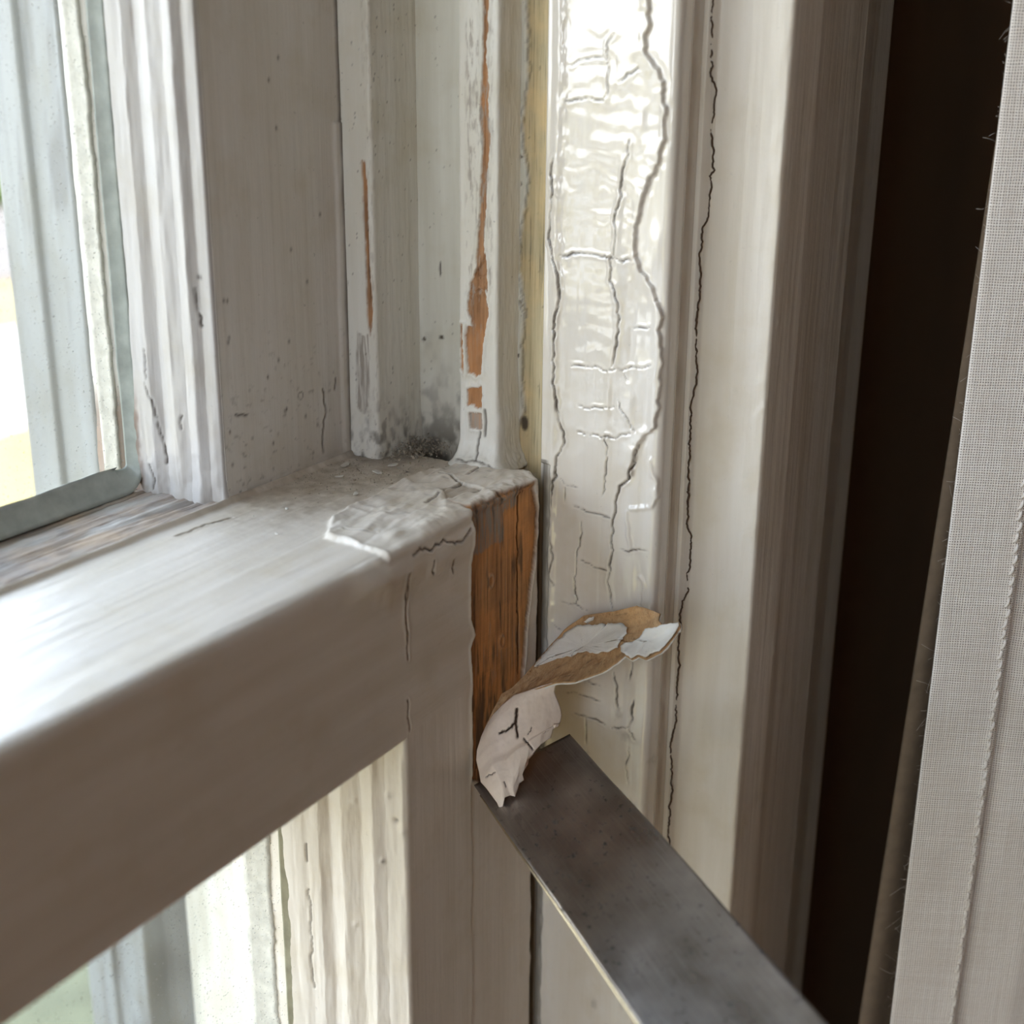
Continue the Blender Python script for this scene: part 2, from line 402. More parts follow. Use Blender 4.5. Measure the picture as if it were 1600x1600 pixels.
boxes('frame', [((LX - 90, SY0, SZ0), (LX - 30, SY0 + 35, SZ1)), ((LX - 90, SY1 - 35, SZ0), (LX - 30, SY1, SZ1)), ((LX - 90, SY0, SZ0), (LX - 30, SY1, SZ0 + 40)),
                ((LX - 90, SY0, SZ1 - 40), (LX - 30, SY1, SZ1)), ((LX - 85, SY0, -20), (LX - 40, SY1, 20))], M_SASH, w2, W2, 2.0)
boxes('glass_pane', [((LX - 63, SY0 + 30, SZ0 + 35), (LX - 60, SY1 - 30, SZ1 - 35))], M_GLASS, w2, W2)
tag(boxes('wall_back', [((-1080, -4060, FLZ - 60), (2060, -4000, CLZ + 60))], M_WALL), **rm)

GZ = -1750
M_LAWN = simple('leaf_strewn_lawn', (0.26, 0.19, 0.05), 0.9, 2.2, 0.3, 0.5, 0.02, 0, (0.19, 0.16, 0.06))
M_PATH = simple('pale_paving', (0.46, 0.43, 0.39), 0.8, 3, 0.15, 0.2, 0.01)
M_LEAF = simple('leaf_green_yellow', (0.30, 0.26, 0.04), 0.6, 4, 0.3, 0.1, 0.01, 0, (0.16, 0.19, 0.04))
M_HEDGE = simple('hedge_green', (0.16, 0.24, 0.08), 0.7, 4, 0.3, 0.1, 0.01, 0, (0.28, 0.34, 0.10))
M_BARK = simple('bark', (0.16, 0.11, 0.08), 0.9, 20, 0.4, 0.6, 0.01)
def ground(name, x0, x1, y0, y1, z, mat, n=14, am=25):
    xs = np.linspace(x0, x1, n); ys = np.linspace(y0, y1, n); X, Y = np.meshgrid(xs, ys)
    G = np.stack([X, Y, z + am * fbm(X / 900, Y / 900, 5)], -1)
    return slab(name, G, 120, mat)
tag(ground('lawn', -40000, 40000, -30000, 45000, GZ, M_LAWN, 60), kind='structure')
M_SKY_BLOCK = simple('pale_blue_sky_blocker', (0.58, 0.68, 0.76), 0.7, 20, 0.1, 0.1)
tag(boxes('added_sky_blocker', [((-3000, 150, 1000), (2000, 800, 1060))], M_SKY_BLOCK), **rm)  # unseen slab added outside to block the high sky from the main window
M_GRASS = simple('dark_olive_grass', (0.065, 0.072, 0.042), 0.9, 9, 0.4, 0.5, 0.02)  # dark olive-green grass close to the house
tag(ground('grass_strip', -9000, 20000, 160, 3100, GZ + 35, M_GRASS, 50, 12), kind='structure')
tag(ground('paved_path', -20000, 40000, 5350, 7250, GZ + 40, M_PATH, 40, 6), kind='structure')
M_BED = simple('brown_mulch', (0.12, 0.10, 0.085), 0.95, 12, 0.4, 0.6, 0.02)
tag(ground('mulch_bed', -20000, 40000, 8900, 13200, GZ + 40, M_BED, 50, 10), kind='structure')
def plant(name, label, cat, x, y, rx, rz, h0, n, mat, leaf, grp):
    r = empty(name, (x, y, GZ)); tag(r, label, cat, grp)
    a = rng.normal(0, 1, (n, 3)); a /= np.linalg.norm(a, axis=1)[:, None]; a *= rng.uniform(0.55, 1, (n, 1)) ** 0.5
    c = a * (rx, rx, rz) + (x, y, GZ + h0 + rz)
    u = rng.normal(0, 1, (n, 3)); u /= np.linalg.norm(u, axis=1)[:, None]; v = np.cross(u, rng.normal(0, 1, (n, 3))); v /= np.linalg.norm(v, axis=1)[:, None]
    V = np.stack([c - u * leaf, c + v * leaf * 0.5 + 0.2 * leaf * np.cross(u, v), c + u * leaf, c - v * leaf * 0.5 + 0.2 * leaf * np.cross(u, v)], 1).reshape(-1, 3)
    lf = link_mesh('foliage', V, np.arange(4 * n).reshape(-1, 4), mat, r, (x, y, GZ), None, False); lf['kind'] = 'stuff'
    tube('trunk', [(x, y, GZ - 20), (x + 40, y, GZ + h0 * 0.6), (x - 30, y + 30, GZ + h0 + rz)], (rx * 0.07, rx * 0.06, rx * 0.03), M_BARK, r, (x, y, GZ), 8)
    return r
plant('shrub', 'yellow autumn shrub blurred beyond the paved path, seen through the upper pane', 'shrub', 14000, 17300, 1700, 720, 60, 2500, M_LEAF, 120, None)
plant('hedge_bush', 'dark green bush blurred far behind the lawn outside the window', 'bush', 24500, 30500, 2600, 1000, 0, 2500, M_HEDGE, 170, None)
plant('low_bush', 'small grey-green bush blurred at the edge of the brown bed', 'bush', 10700, 13500, 800, 330, 0, 1800, M_HEDGE, 70, None)

# ------------------------------------------------------------------ the window frame (setting)
Z_HI = steps((-780, -130, 130), (-130, -42, 3), (-42, 0, 1), (0, 112, 0.45), (112, 780, 167))
win = tag(empty('window_1', (WX1, 20, ZB)), kind='structure'); WO = (WX1, 20, ZB)
# jamb: inner track x = 36, outer track x = 27
JL, JV = loop([(27, 120), (27, 47), (36, 46), (36, 0), (60, 0), (60, 120)], 3, 0.4)
pale = crop(450, 0, 3.2, [(1195, 0), (1200, 400), (1175, 600), (1180, 750), (1205, 900), (1175, 1100), (1155, 1300), (1190, 1590), (1160, 1500), (1188, 1560), (1165, 1730), (1170, 1880), (1185, 2050), (1150, 2130), (1150, 2330)])
paleP = [hit(x, y, 0, 36)[1:] for x, y in pale]
palePoly = [(-6, 95)] + [(-6, 140)] + [(paleP[0][0], 140)] + [tuple(p) for p in paleP] + [(-6, -8)]
paleEdge = jag(np.array([(36, p[0], p[1]) for p in paleP]), 0.8, 0.12)
jcr = [crop(450, 0, 3.2, p) for p in ([(1110, 740), (1112, 790), (1170, 783)], [(1108, 918), (1165, 920)], [(1110, 0), (1115, 210), (1105, 420), (1108, 700)], [(1060, 1380), (1078, 1480), (1055, 1600)])]
jcr += [crop(450, 400, 3.2, p) for p in ([(1080, 100), (1060, 400), (1050, 700), (1045, 780)],)]
jcr = [jag(np.array([hit(x, y, 0, 36) for x, y in p]), 0.6, 0.1) for p in jcr]
spots = [hit(x, y, 0, 36)[1:].tolist() + [a, b_] for x, y, a, b_ in ((797, 611, 1.1, .45), (688, 420, .35, 1.6), (810, 555, .4, .4), (800, 20, .3, .6), (793, 375, .4, 1.5), (640, 125, .4, .4), (634, 128, .3, .5), (690, 527, .7, .4), (663, 530, .5, .5), (638, 510, .5, .9), (818, 662, 1.0, 1.8))]
def jamb_fn(P, N):
    x, y, z = P.T; M = np.zeros((len(P), 4))
    fc = ((np.abs(N[:, 0]) > 0.7) & (y < 46.5)).astype(float)
    off = 0.10 * fbm(y / 3, z / 25, 3) + 0.03 * fbm(y / .8, z / 8, 4)
    d = sdpoly(y + 0.4 * fbm(z / 2, y, 8), z, palePoly); g = ss(0.25, -0.25, d) * fc
    off -= 0.5 * g; M[:, 1] = g * 0.95
    lip = np.exp(-((d - 0.5) / 0.5) ** 2) * fc; off += 0.35 * lip
    dd = dline(P, paleEdge, 1.2); M[:, 0] = np.maximum(M[:, 0], 0.55 * np.exp(-(dd / 0.22) ** 2) * fc)
    for c in jcr:
        dd = dline(P, c, 1.2); k = np.exp(-(dd / 0.28) ** 2) * fc; off -= 0.5 * k; M[:, 0] = np.maximum(M[:, 0], k)
    for sy, sz, a, b_ in spots:
        k = ss(1.25, 0.75, np.hypot((y - sy) / a, (z - sz) / b_)) * fc; M[:, 0] = np.maximum(M[:, 0], k * 0.95)
    # mould and grime that has crept up the track from the dusty corner
    gr = np.clip(1 - z / (26 + 16 * fbm(y / 6, z / 14, 12)), 0, 1) * ss(-0.15, 0.5, fbm(y / 2.2, z / 3.2, 13, 5) + 0.25 * np.clip(1 - z / 12, 0, 1)) * (z > -4)
    M[:, 0] = np.maximum(M[:, 0], 0.75 * gr * (y > 20)); M[:, 3] = np.clip(0.55 * np.exp(-np.clip(z, 0, None) / 10), 0, 0.6) * (y < 46.5)
    sk = ss(0.56, 0.66, fbm(y / 0.5, z / 0.7, 31, 3)) * 0.7 * ((z > -2)); M[:, 0] = np.maximum(M[:, 0], sk * 0.7)
    return off * (z > -60), M
prism('jamb', JL, 2, Z_HI, M_JAMB, win, jamb_fn, WO)
boxes('jamb', [((WX0 - 30, 0, ZB), (WX0, 120, ZT))], M_SASH, win, WO, 1.0)
boxes('head', [((WX0 - 30, 0, ZT), (60, 120, ZT + 30))], M_SASH, win, WO, 1.0)
boxes('sill', [((WX0 - 30, 0, ZB - 40), (60, 190, ZB))], M_SASH, win, WO, 1.0)
# outer stop with a rounded outside edge, both jambs; its face and groove show through the panes
OL, OV = loop([(21, 160), (19.5, 147, 2), (21, 146, 0.6), (20, 132, 1), (28, 131), (28, 119), (60, 119), (60, 160, 3), (40, 164, 4)], 4, 1.0)
def out_fn(P, N):
    x, y, z = P.T; M = np.zeros((len(P), 4)); off = 0.15 * fbm(y / 5, z / 60, 2)
    M[:, 0] = 0.3 * ss(0.1, 0.5, fbm(y / 4, z / 30, 21))
    return off, M
prism('outside_stop', OL, 2, steps((-780, -260, 100), (-260, 120, 3), (120, 780, 110)), M_OUT, win, out_fn, WO)
boxes('outside_stop', [((WX0 - 30, 119, ZB), (WX0 + 10, 160, ZT))], M_OUT, win, WO, 1.0)
# parting bead
PL, PV = loop([(27.3, 46.8), (20, 46.4, 0.8), (20.6, 38.4, 1.0), (29, 37.6), (36.4, 37.2), (36.4, 46.8)], 4, 0.35)
pb_w = [onprof(PV, 2, x, y) for x, y in crop(450, 0, 3.2, [(368, 800), (385, 800), (398, 1000), (405, 1250), (420, 1500), (422, 1610), (408, 1700), (395, 1560), (388, 1300), (375, 1000)])]
pb_p = [onprof(PV, 2, x, y) for x, y in crop(450, 400, 3.2, [(345, 380), (400, 400), (408, 520), (405, 740), (385, 790), (345, 760), (338, 600)])]
def pbead_fn(P, N):
    x, y, z = P.T; M = np.zeros((len(P), 4)); w = x - y
    off = 0.12 * fbm(w / 2, z / 14, 41) + 0.05 * fbm(w / .6, z / 3, 42); vis = z > -1
    for poly, ch, dp in ((pb_w, 1, 0.35), (pb_p, 2, 0.12)):
        q = np.array([(p[0] - p[1], p[2]) for p in poly]); d = sdpoly(w + 0.25 * fbm(z / 1.5, w, 9), z + 0.8 * fbm(w, z / 2, 10), q)
        k = ss(0.2, -0.2, d) * (y < 47) * vis; M[:, ch] = np.maximum(M[:, ch], k); off -= dp * k
    sc = ss(0.05, 0.3, fbm(w / 0.45, z / 2.2, 44, 4)) * ss(-20.8, -18.6, w) * ss(-16.5, -17.3, w) * (0.55 + 0.45 * fbm(w, z / 20, 3))
    M[:, 2] = np.maximum(M[:, 2], sc * 0.8)
    M[:, 0] = np.maximum(0.85 * np.clip(1 - z / (15 + 9 * fbm(w / 3, z / 8, 46)), 0, 1) * ss(-0.1, 0.45, fbm(w / 1.6, z / 2.5, 45)), 0.6 * ss(0.55, 0.66, fbm(w / .5, z / .9, 47)))
    off += 0.9 * np.exp(-np.clip(z, 0, None) / 4) * (1 + 0.6 * fbm(w / 2, z / 2, 5))
    return off, M
prism('parting_bead', PL, 2, steps((-0.8, 112, 0.45), (112, 780, 167)), M_BEAD, win, pbead_fn, WO)
# worn track strip nailed to the jamb
SL, SV = loop([(36.4, 20.8), (27.4, 20.6, 0.9), (27.4, 10.6, 1.0), (36.4, 10.2)], 3, 0.22)
st_w = [[(905, 190), (985, 160), (1000, 300), (985, 370), (970, 480), (965, 600), (900, 590), (890, 400), (895, 350), (920, 345), (895, 270)], [(895, 660), (965, 650), (968, 760), (900, 745)],
        [(905, 785), (970, 785), (970, 870), (910, 860)], [(855, 340), (872, 350), (877, 590), (858, 560)], [(950, 60), (990, -10), (1000, 170), (905, 190), (915, 130)]]
st_w = [crop(450, 400, 3.2, p) for p in st_w] + [crop(450, 0, 3.2, [(975, -20), (1004, -20), (990, 300), (1003, 420), (1000, 650), (1012, 680), (1000, 800), (992, 980), (978, 1200), (990, 1380), (940, 1380), (955, 1100), (975, 700), (960, 600), (975, 300)])]
st_w = [[onprof(SV, 2, x, y) for x, y in p] for p in st_w]
st_c = [crop(450, 400, 3.2, p) for p in ([(962, 880), (950, 950), (955, 1015)], [(985, 770), (990, 830), (985, 900)], [(870, 1010), (910, 1022), (955, 1018), (990, 1025), (1020, 1040), (1045, 1068)])]
st_c = [jag(np.array([q for q in (onprof(SV, 2, x, min(y, 733)) for x, y in p) if q is not None]), 0.6, 0.1) for p in st_c]
def strip_fn(P, N):
    x, y, z = P.T; M = np.zeros((len(P), 4)); w = y - (x - 27.4)
    vis = (y < 20.5); off = 0.15 * fbm(w / 2, z / 9, 51) + 0.06 * fbm(w / .6, z / 2, 52)
    for i, poly in enumerate(st_w):
        q = np.array([(p[1] - (p[0] - 27.4), p[2]) for p in poly]); d = sdpoly(w + 0.35 * fbm(z / 1.2, w, 19), z + 0.9 * fbm(w / .8, z / 2, 20), q)
        k = ss(0.14, -0.14, d) * vis; M[:, 1] = np.maximum(M[:, 1], k * (0.8 if i == 2 else 1)); off -= 0.40 * k; off += 0.22 * np.exp(-((d - 0.4) / 0.4) ** 2) * vis
        if i == 2: M[:, 2] = np.maximum(M[:, 2], k * 0.8)
    M[:, 2] = np.maximum(M[:, 2], ss(0.0, 0.35, fbm(w / 0.5, z / 2.5, 54, 5) + 0.12 * np.sin(z / 9)) * ss(19.4, 17.8, w) * ss(11.2, 12.6, w) * ss(20, 45, z) * 0.85)
    for c in st_c:
        k = np.exp(-(dline(P, c, 1.0) / 0.25) ** 2); off -= 0.4 * k; M[:, 0] = np.maximum(M[:, 0], 0.9 * k)
    fl = np.clip(1 - z / 7.5, 0, 1) ** 2; off += 2.6 * fl * (1 + 0.4 * fbm(w / 2.2, z / 2, 55)) + 0.5 * np.exp(-((z - 10) / 5) ** 2) * ss(11, 9, w)
    M[:, 3] = 0.25 * fl
    return off, M
prism('track_strip', SL, 2, steps((-0.6, 112, 0.3), (112, 780, 167)), M_BEAD, win, strip_fn, WO)

# ------------------------------------------------------------------ upper sash
us = tag(empty('upper_sash', (-400, 60, 0)), 'white painted upper sash standing behind the long rail, with grey putty round its pane', 'window sash'); UO = (-400, 60, 0)
UL, UV_ = loop([(-25, 70.5), (-25.2, 63, 1), (-23.9, 60.6, 1), (-25.0, 57, 2), (-24.2, 53.6, 1.2), (-24.6, 51, 0.8), (-23.0, 49.4, 0.6), (-22.7, 46.5, 1.2), (25.5, 46.2, 0.5), (25.5, 80), (-25, 80)], 8, 0.4)
UML, _u = loop([(-25, 70.5), (-25.2, 63, 1), (-23.9, 60.6, 1), (-25.0, 57, 2), (-24.2, 53.6, 1.2), (-24.6, 51, 0.8), (-23.0, 49.4, 0.6), (-22.7, 46.5, 1.2), (-21.4, 46.5), (-21.4, 70.5)], 8, 0.4)
USL, _u = loop([(-21.8, 46.5), (25.5, 46.2, 0.5), (25.5, 80), (-25, 80), (-25, 70.8), (-21.8, 70.8)], 1, 0.4)
M_MOULD_DIM = paint('dimmed_moulding_paint', (0.585, 0.565, 0.55), 0.34, 'z', bump=0.22, var=0.05, speck=0.2)  # sash paint darkened here to offset the strong window light on the moulding
usc = [crop(150, 400, 3.555, p) for p in ([(268, 520), (275, 640), (285, 740), (310, 800), (330, 880), (350, 950), (375, 1010), (390, 1080), (398, 1150)], [(1260, 740), (1275, 830), (1262, 920), (1262, 1090)], [(1330, 680), (1325, 740)],
                                          [(550, 180), (560, 250), (580, 330), (592, 390)], [(300, 1160), (325, 1230), (325, 1290)], [(480, 890), (475, 960)], [(775, 880), (840, 882)])]
usc = [jag(np.array([q for q in (onprof(UV_, 2, x, y) for x, y in p) if q is not None]), 0.7, 0.12) for p in usc]
usp = [onprof(UV_, 2, x, y) for x, y in crop(150, 400, 3.555, [(740, 455), (735, 480), (1073, 475), (1015, 578), (955, 673), (745, 978), (1165, 890), (985, 1040), (760, 1160), (580, 120), (730, 250), (1060, 850), (1050, 860)])] + [onprof(UV_, 2, x, y) for x, y in ((435, 90), (432, 200), (420, 125), (500, 335), (455, 390), (350, 470), (480, 440), (540, 470), (310, 433))]
uring = onprof(UV_, 2, 470, 618)
def ustile_fn(P, N):
    x, y, z = P.T; M = np.zeros((len(P), 4)); mould = ss(46.9, 48, y) * (x < 0); front = (y < 46.9)
    low = np.exp(-np.clip(z, 0, None) / 13.0)
    off = 0.22 * mould * fbm(y / 1.6, z / 16, 61) + 0.10 * mould * fbm(y / .8, z / 5, 62) + mould * low * (0.75 * fbm(y / 4, z / 5, 63) + 0.45)
    off += 0.07 * front * fbm(x / 5, z / 40, 64) + 0.5 * front * np.exp(-np.clip(z, 0, None) / 1.6) * (1 + fbm(x / 3, z, 6))
    # thick raised paint along the right margin of the face
    e = x - 19.2 + 0.5 * fbm(z / 12, 0 * z, 65); off += 0.4 * front * ss(-2.2, -1.0, e) * (z < 75)
    for c in usc:
        k = np.exp(-(dline(P, c, 1.2) / 0.24) ** 2); off -= 0.4 * k; M[:, 0] = np.maximum(M[:, 0], 0.85 * k)
        off += 0.12 * np.exp(-(dline(P, c, 1.5) / 0.8) ** 2)
    for i, s in enumerate(usp):
        if s is None: continue
        k = np.exp(-((np.linalg.norm((P - s) * (1, 1, 0.6), axis=1)) / 0.28) ** 2); M[:, 0] = np.maximum(M[:, 0], 0.9 * k)
    rr = np.abs(np.linalg.norm(P - uring, axis=1) - 0.8); M[:, 0] = np.maximum(M[:, 0], 0.6 * np.exp(-(rr / 0.16) ** 2))
    M[:, 0] = np.maximum(M[:, 0], front * 0.55 * np.clip(1 - z / 40, 0, 1) * ss(0.3, 0.6, fbm(x / 1.2, z / 1.2, 67)))
    M[:, 0] = np.maximum(M[:, 0], front * 0.8 * np.exp(-np.clip(z, 0, None) / 0.9) * ss(-0.3, 0.3, fbm(x / 4, z, 68)) * (x > -16))
    M[:, 0] = np.maximum(M[:, 0], 0.7 * ss(18.2 + 0.5, 19.5 + 0.5, x + 0.5 * fbm(z / 6, z / 30, 69)) * front * (x > 15))
    pk = ss(66.0, 68.2, y + 0.8 * fbm(z / 2, y, 70)) * ss(26, 14, z) * (x < 0); M[:, 1] = 0.6 * pk; M[:, 0] = np.maximum(M[:, 0], 0.45 * pk)
    M[:, 3] = front * 0.4 * np.exp(-np.clip(z, 0, None) / 5) * ss(-5, 15, x)
    return off * (z < 140), M
prism('stile', USL, 2, steps((-42, 0, 6), (0, 112, 0.4), (112, 740, 157)), M_SASH, us, ustile_fn, UO)
prism('moulding', UML, 2, steps((-2, 0, 1), (0, 112, 0.4), (112, 740, 157)), M_MOULD_DIM, us, ustile_fn, UO)
# bottom rail: weathered, mostly bare top
RL, RV = loop([(72, -0.4), (70, 0, 0.5), (46.6, 0.1, 0.4), (46.6, -42), (80, -42), (80, -10)], 2, 0.35)
def urail_fn(P, N):
    x, y, z = P.T; M = np.zeros((len(P), 4)); top = (N[:, 2] > 0.6)
    gr = fbm(x / 30, y / 1.1 + 0.35 * fbm(x / 25, y / 5, 1), 71, 4); off = top * (0.5 * gr - 0.35 + 0.2 * fbm(x / 3, y / 2, 72))
    cr = ss(0.02, -0.30, gr); M[:, 0] = top * cr * 0.55
    M[:, 1] = top * ss(-0.35, 0.2, fbm(x / 12, y / 3.5, 73) + 0.1); M[:, 3] = 0.35 * top * ss(-0.2, 0.4, fbm(x / 9, y / 5, 74))
    M[:, 0] = np.maximum(M[:, 0], top * 0.75 * ss(66.0, 69, y) * ss(-0.3, 0.4, fbm(x / 4, y / 2, 75)))
    return off, M
prism('rail', RL, 0, steps((-835, -150, 140), (-150, 25.5, 0.5)), M_WEATHER, us, urail_fn, UO)
boxes('stile', [((-855, 46.5, -42), (-805, 80, 740))], M_SASH, us, UO, 1.0)
boxes('rail', [((-805, 46.5, 690), (-25, 80, 740))], M_SASH, us, UO, 1.0)
boxes('glass_pane', [((-807, 71, -6), (-24.6, 73.2, 692))], M_GLASS, us, UO)
def putty(name, xa, yb, zlo, zhi, mat, parent, org, sgn=1, seed=0, floor=True):
    """a grey putty fillet on the room side of a pane: up the stile and, rounded at the corner, along the rail"""
    path = []
    if floor:
        path += [(x, 0.0) for x in np.concatenate([np.linspace(-805, -160, 30), np.linspace(-155, xa - 5, 60)])] + [(xa - 5 + 5 * math.sin(t), 5 - 5 * math.cos(t)) for t in np.linspace(0.1, math.pi / 2, 12)]
        path += [(xa, z) for z in np.concatenate([np.linspace(5.4, 120, 60), np.linspace(126, zhi, 40)])]
    else: path = [(xa, z) for z in np.concatenate([np.linspace(zlo, -134, 30), np.linspace(-130, zhi, 110)])]
    path = np.array(path); n = len(path); sec = 9; G = np.zeros((n, sec, 3))
    tg = np.gradient(path, axis=0); tg /= np.linalg.norm(tg, axis=1)[:, None]; nr = np.stack([-tg[:, 1], tg[:, 0]], 1)   # towards the pane's middle
    s = np.arange(n)
    for j in range(sec):
        t = j / (sec - 1); w = 0.5 + (3.9 if floor else 2.0) * t ** 1.3 * (1 + 0.18 * fbm(s / 6.0, s * 0, seed)) - (0.5 if j == 0 else 0)
        flo = np.clip(np.abs(tg[:, 0]), 0, 1) if floor else 0
        w = w * (1 + 0.25 * flo * t)
        dpt = (yb - 3.6) + 3.4 * t + 0.25 * math.sin(math.pi * t)
        G[:, j, 0] = path[:, 0] + nr[:, 0] * (w * (0.35 + 0.65 * flo) if floor else w * 0.3); G[:, j, 1] = dpt; G[:, j, 2] = path[:, 1] + nr[:, 1] * w
    return slab(name, G, -1.2, mat, parent, org)
putty('glazing_putty', -25.0, 70.9, 0, 740, M_PUTTY, us, UO, 1, 3)
def cream(name, x1, y0, y1, z0, z1, mat, parent, org, seed):
    """ragged cream putty seen through the pane, on its weather side"""
    zs = np.arange(z0, z1, 0.8); sec = 7; G = np.zeros((len(zs), sec, 3))
    rag = 0.7 * fbm(zs / 9, zs * 0, seed) + 0.5 * fbm(zs / 1.6, zs * 0, seed + 1)
    for j in range(sec):
        t = j / (sec - 1); G[:, j, 0] = x1 - 0.9 * (1 - t) + 0.2 * math.sin(3 * t); G[:, j, 1] = y1 + (y0 - rag - y1) * t; G[:, j, 2] = zs
    return slab(name, G, -1.0, mat, parent, org)
cream('outer_putty', -24.9, 73.6, 77.5, 3, 690, M_CREAM, us, UO, 4)

# ------------------------------------------------------------------ lower sash
ls = tag(empty('lower_sash', (-400, 20, -740)), 'white lower sash with cracked paint and a bare wood patch, long rail crossing the picture', 'window sash'); LO = (-400, 20, -740)
TL, TV = loop([(46.3, -2), (46.3, 0.1, 0.4), (0, 0, 3.0), (0, -42, 1.2), (27, -42.5), (46.3, -42.5)], 3, 0.3)
def onrail(pts): return [q for q in (onprof(TV, 0, x, y) for x, y in pts) if q is not None]
K4 = lambda pts: crop(480, 650, 4.0, pts)
blob = K4([(115, 765), (140, 700), (150, 660), (200, 625), (250, 590), (330, 555), (400, 530), (480, 480), (540, 440), (600, 415), (700, 370), (760, 340), (830, 345), (900, 320), (950, 260), (1190, 300), (1300, 330), (1400, 370), (1440, 420), (1410, 450), (1330, 470), (1210, 510), (1060, 570), (1010, 600)])
blob_top = [hit(x, y, 2, 0)[:2] for x, y in blob] + [(2, -3), (-30, -3)]
wr = [K4(p) for p in ([(150, 660), (200, 630), (250, 590), (330, 560), (400, 530)], [(160, 665), (230, 700), (260, 730), (350, 745), (450, 765), (560, 780)], [(250, 600), (330, 612), (420, 640), (500, 640), (560, 600), (620, 585)],
                      [(480, 480), (560, 500), (700, 500), (830, 490)], [(380, 740), (400, 690), (480, 640)], [(830, 510), (860, 560), (850, 640), (750, 700)], [(600, 415), (680, 450), (760, 450)], [(330, 580), (420, 600), (520, 590)],
                      [(700, 370), (760, 400), (850, 400), (950, 400)], [(560, 650), (660, 640), (760, 590)], [(620, 700), (720, 660), (840, 640)], [(1100, 480), (1180, 480), (1300, 400), (1340, 380)])]
wr = [jag(np.array(onrail(p)), 0.8, 0.1) for p in wr]
cv = [K4(p) for p in ([(740, 570), (790, 540), (825, 510)], [(840, 490), (900, 460), (965, 435)], [(900, 540), (1000, 495), (1080, 465)], [(960, 260), (1020, 280), (1080, 270), (1130, 300), (1190, 340)], [(1100, 280), (1080, 340), (1000, 390)],
                      [(640, 870), (680, 830), (740, 840), (800, 800), (840, 770), (900, 795), (945, 780), (1005, 705)], [(830, 380), (900, 400), (960, 440)], [(230, 725), (350, 748), (430, 750)], [(620, 980), (622, 1150), (618, 1300), (625, 1400)], [(770, 900), (780, 980)], [(905, 900), (912, 980)])]
cv += [crop(600, 850, 3.2, p) for p in ([(105, 150), (110, 300), (118, 500), (120, 580)], [(118, 780), (130, 930)])] + [crop(0, 550, 3.2, [(880, 920), (960, 890), (1040, 860), (1160, 828)])]
cv = [jag(np.array(onrail(p)), 0.6, 0.10) for p in cv if len(onrail(p)) > 1]
wood_l = crop(600, 850, 3.2, [(436, -160), (440, 0), (435, 200), (437, 370), (458, 450), (435, 520), (440, 600), (445, 700), (440, 800), (444, 900), (446, 1010), (446, 1180)])
wood_r = crop(600, 850, 3.2, [(500, 1200), (640, 900), (690, 720), (705, 560), (712, 420), (730, 250), (748, 130), (765, 0), (772, -160), (748, -300), (600, -240), (560, -215)])
woodp = [hit(x, y, 1, 0)[[0, 2]] for x, y in wood_l + wood_r]
split = jag(np.array([hit(x, y, 1, 0) for x, y in crop(600, 850, 3.2, [(688, -270), (684, 0), (684, 200), (688, 400), (684, 640)])]), 1, 0.06)
primp = [hit(x, y, 1, 0)[[0, 2]] for x, y in K4([(1010, 620), (1200, 520), (1330, 470), (1330, 560), (1245, 600), (1250, 790), (1180, 800), (1100, 860), (1040, 880)])]
torn = [hit(x, y, 2, 0)[:2] for x, y in K4([(850, 490), (960, 435), (1050, 450), (1110, 470), (1060, 500), (1000, 490), (930, 530), (870, 540)])]
knots = [hit(x, y, 1, 0) for x, y in crop(600, 850, 3.2, [(548, 190), (600, 490)])]
woodp2 = np.array(woodp)
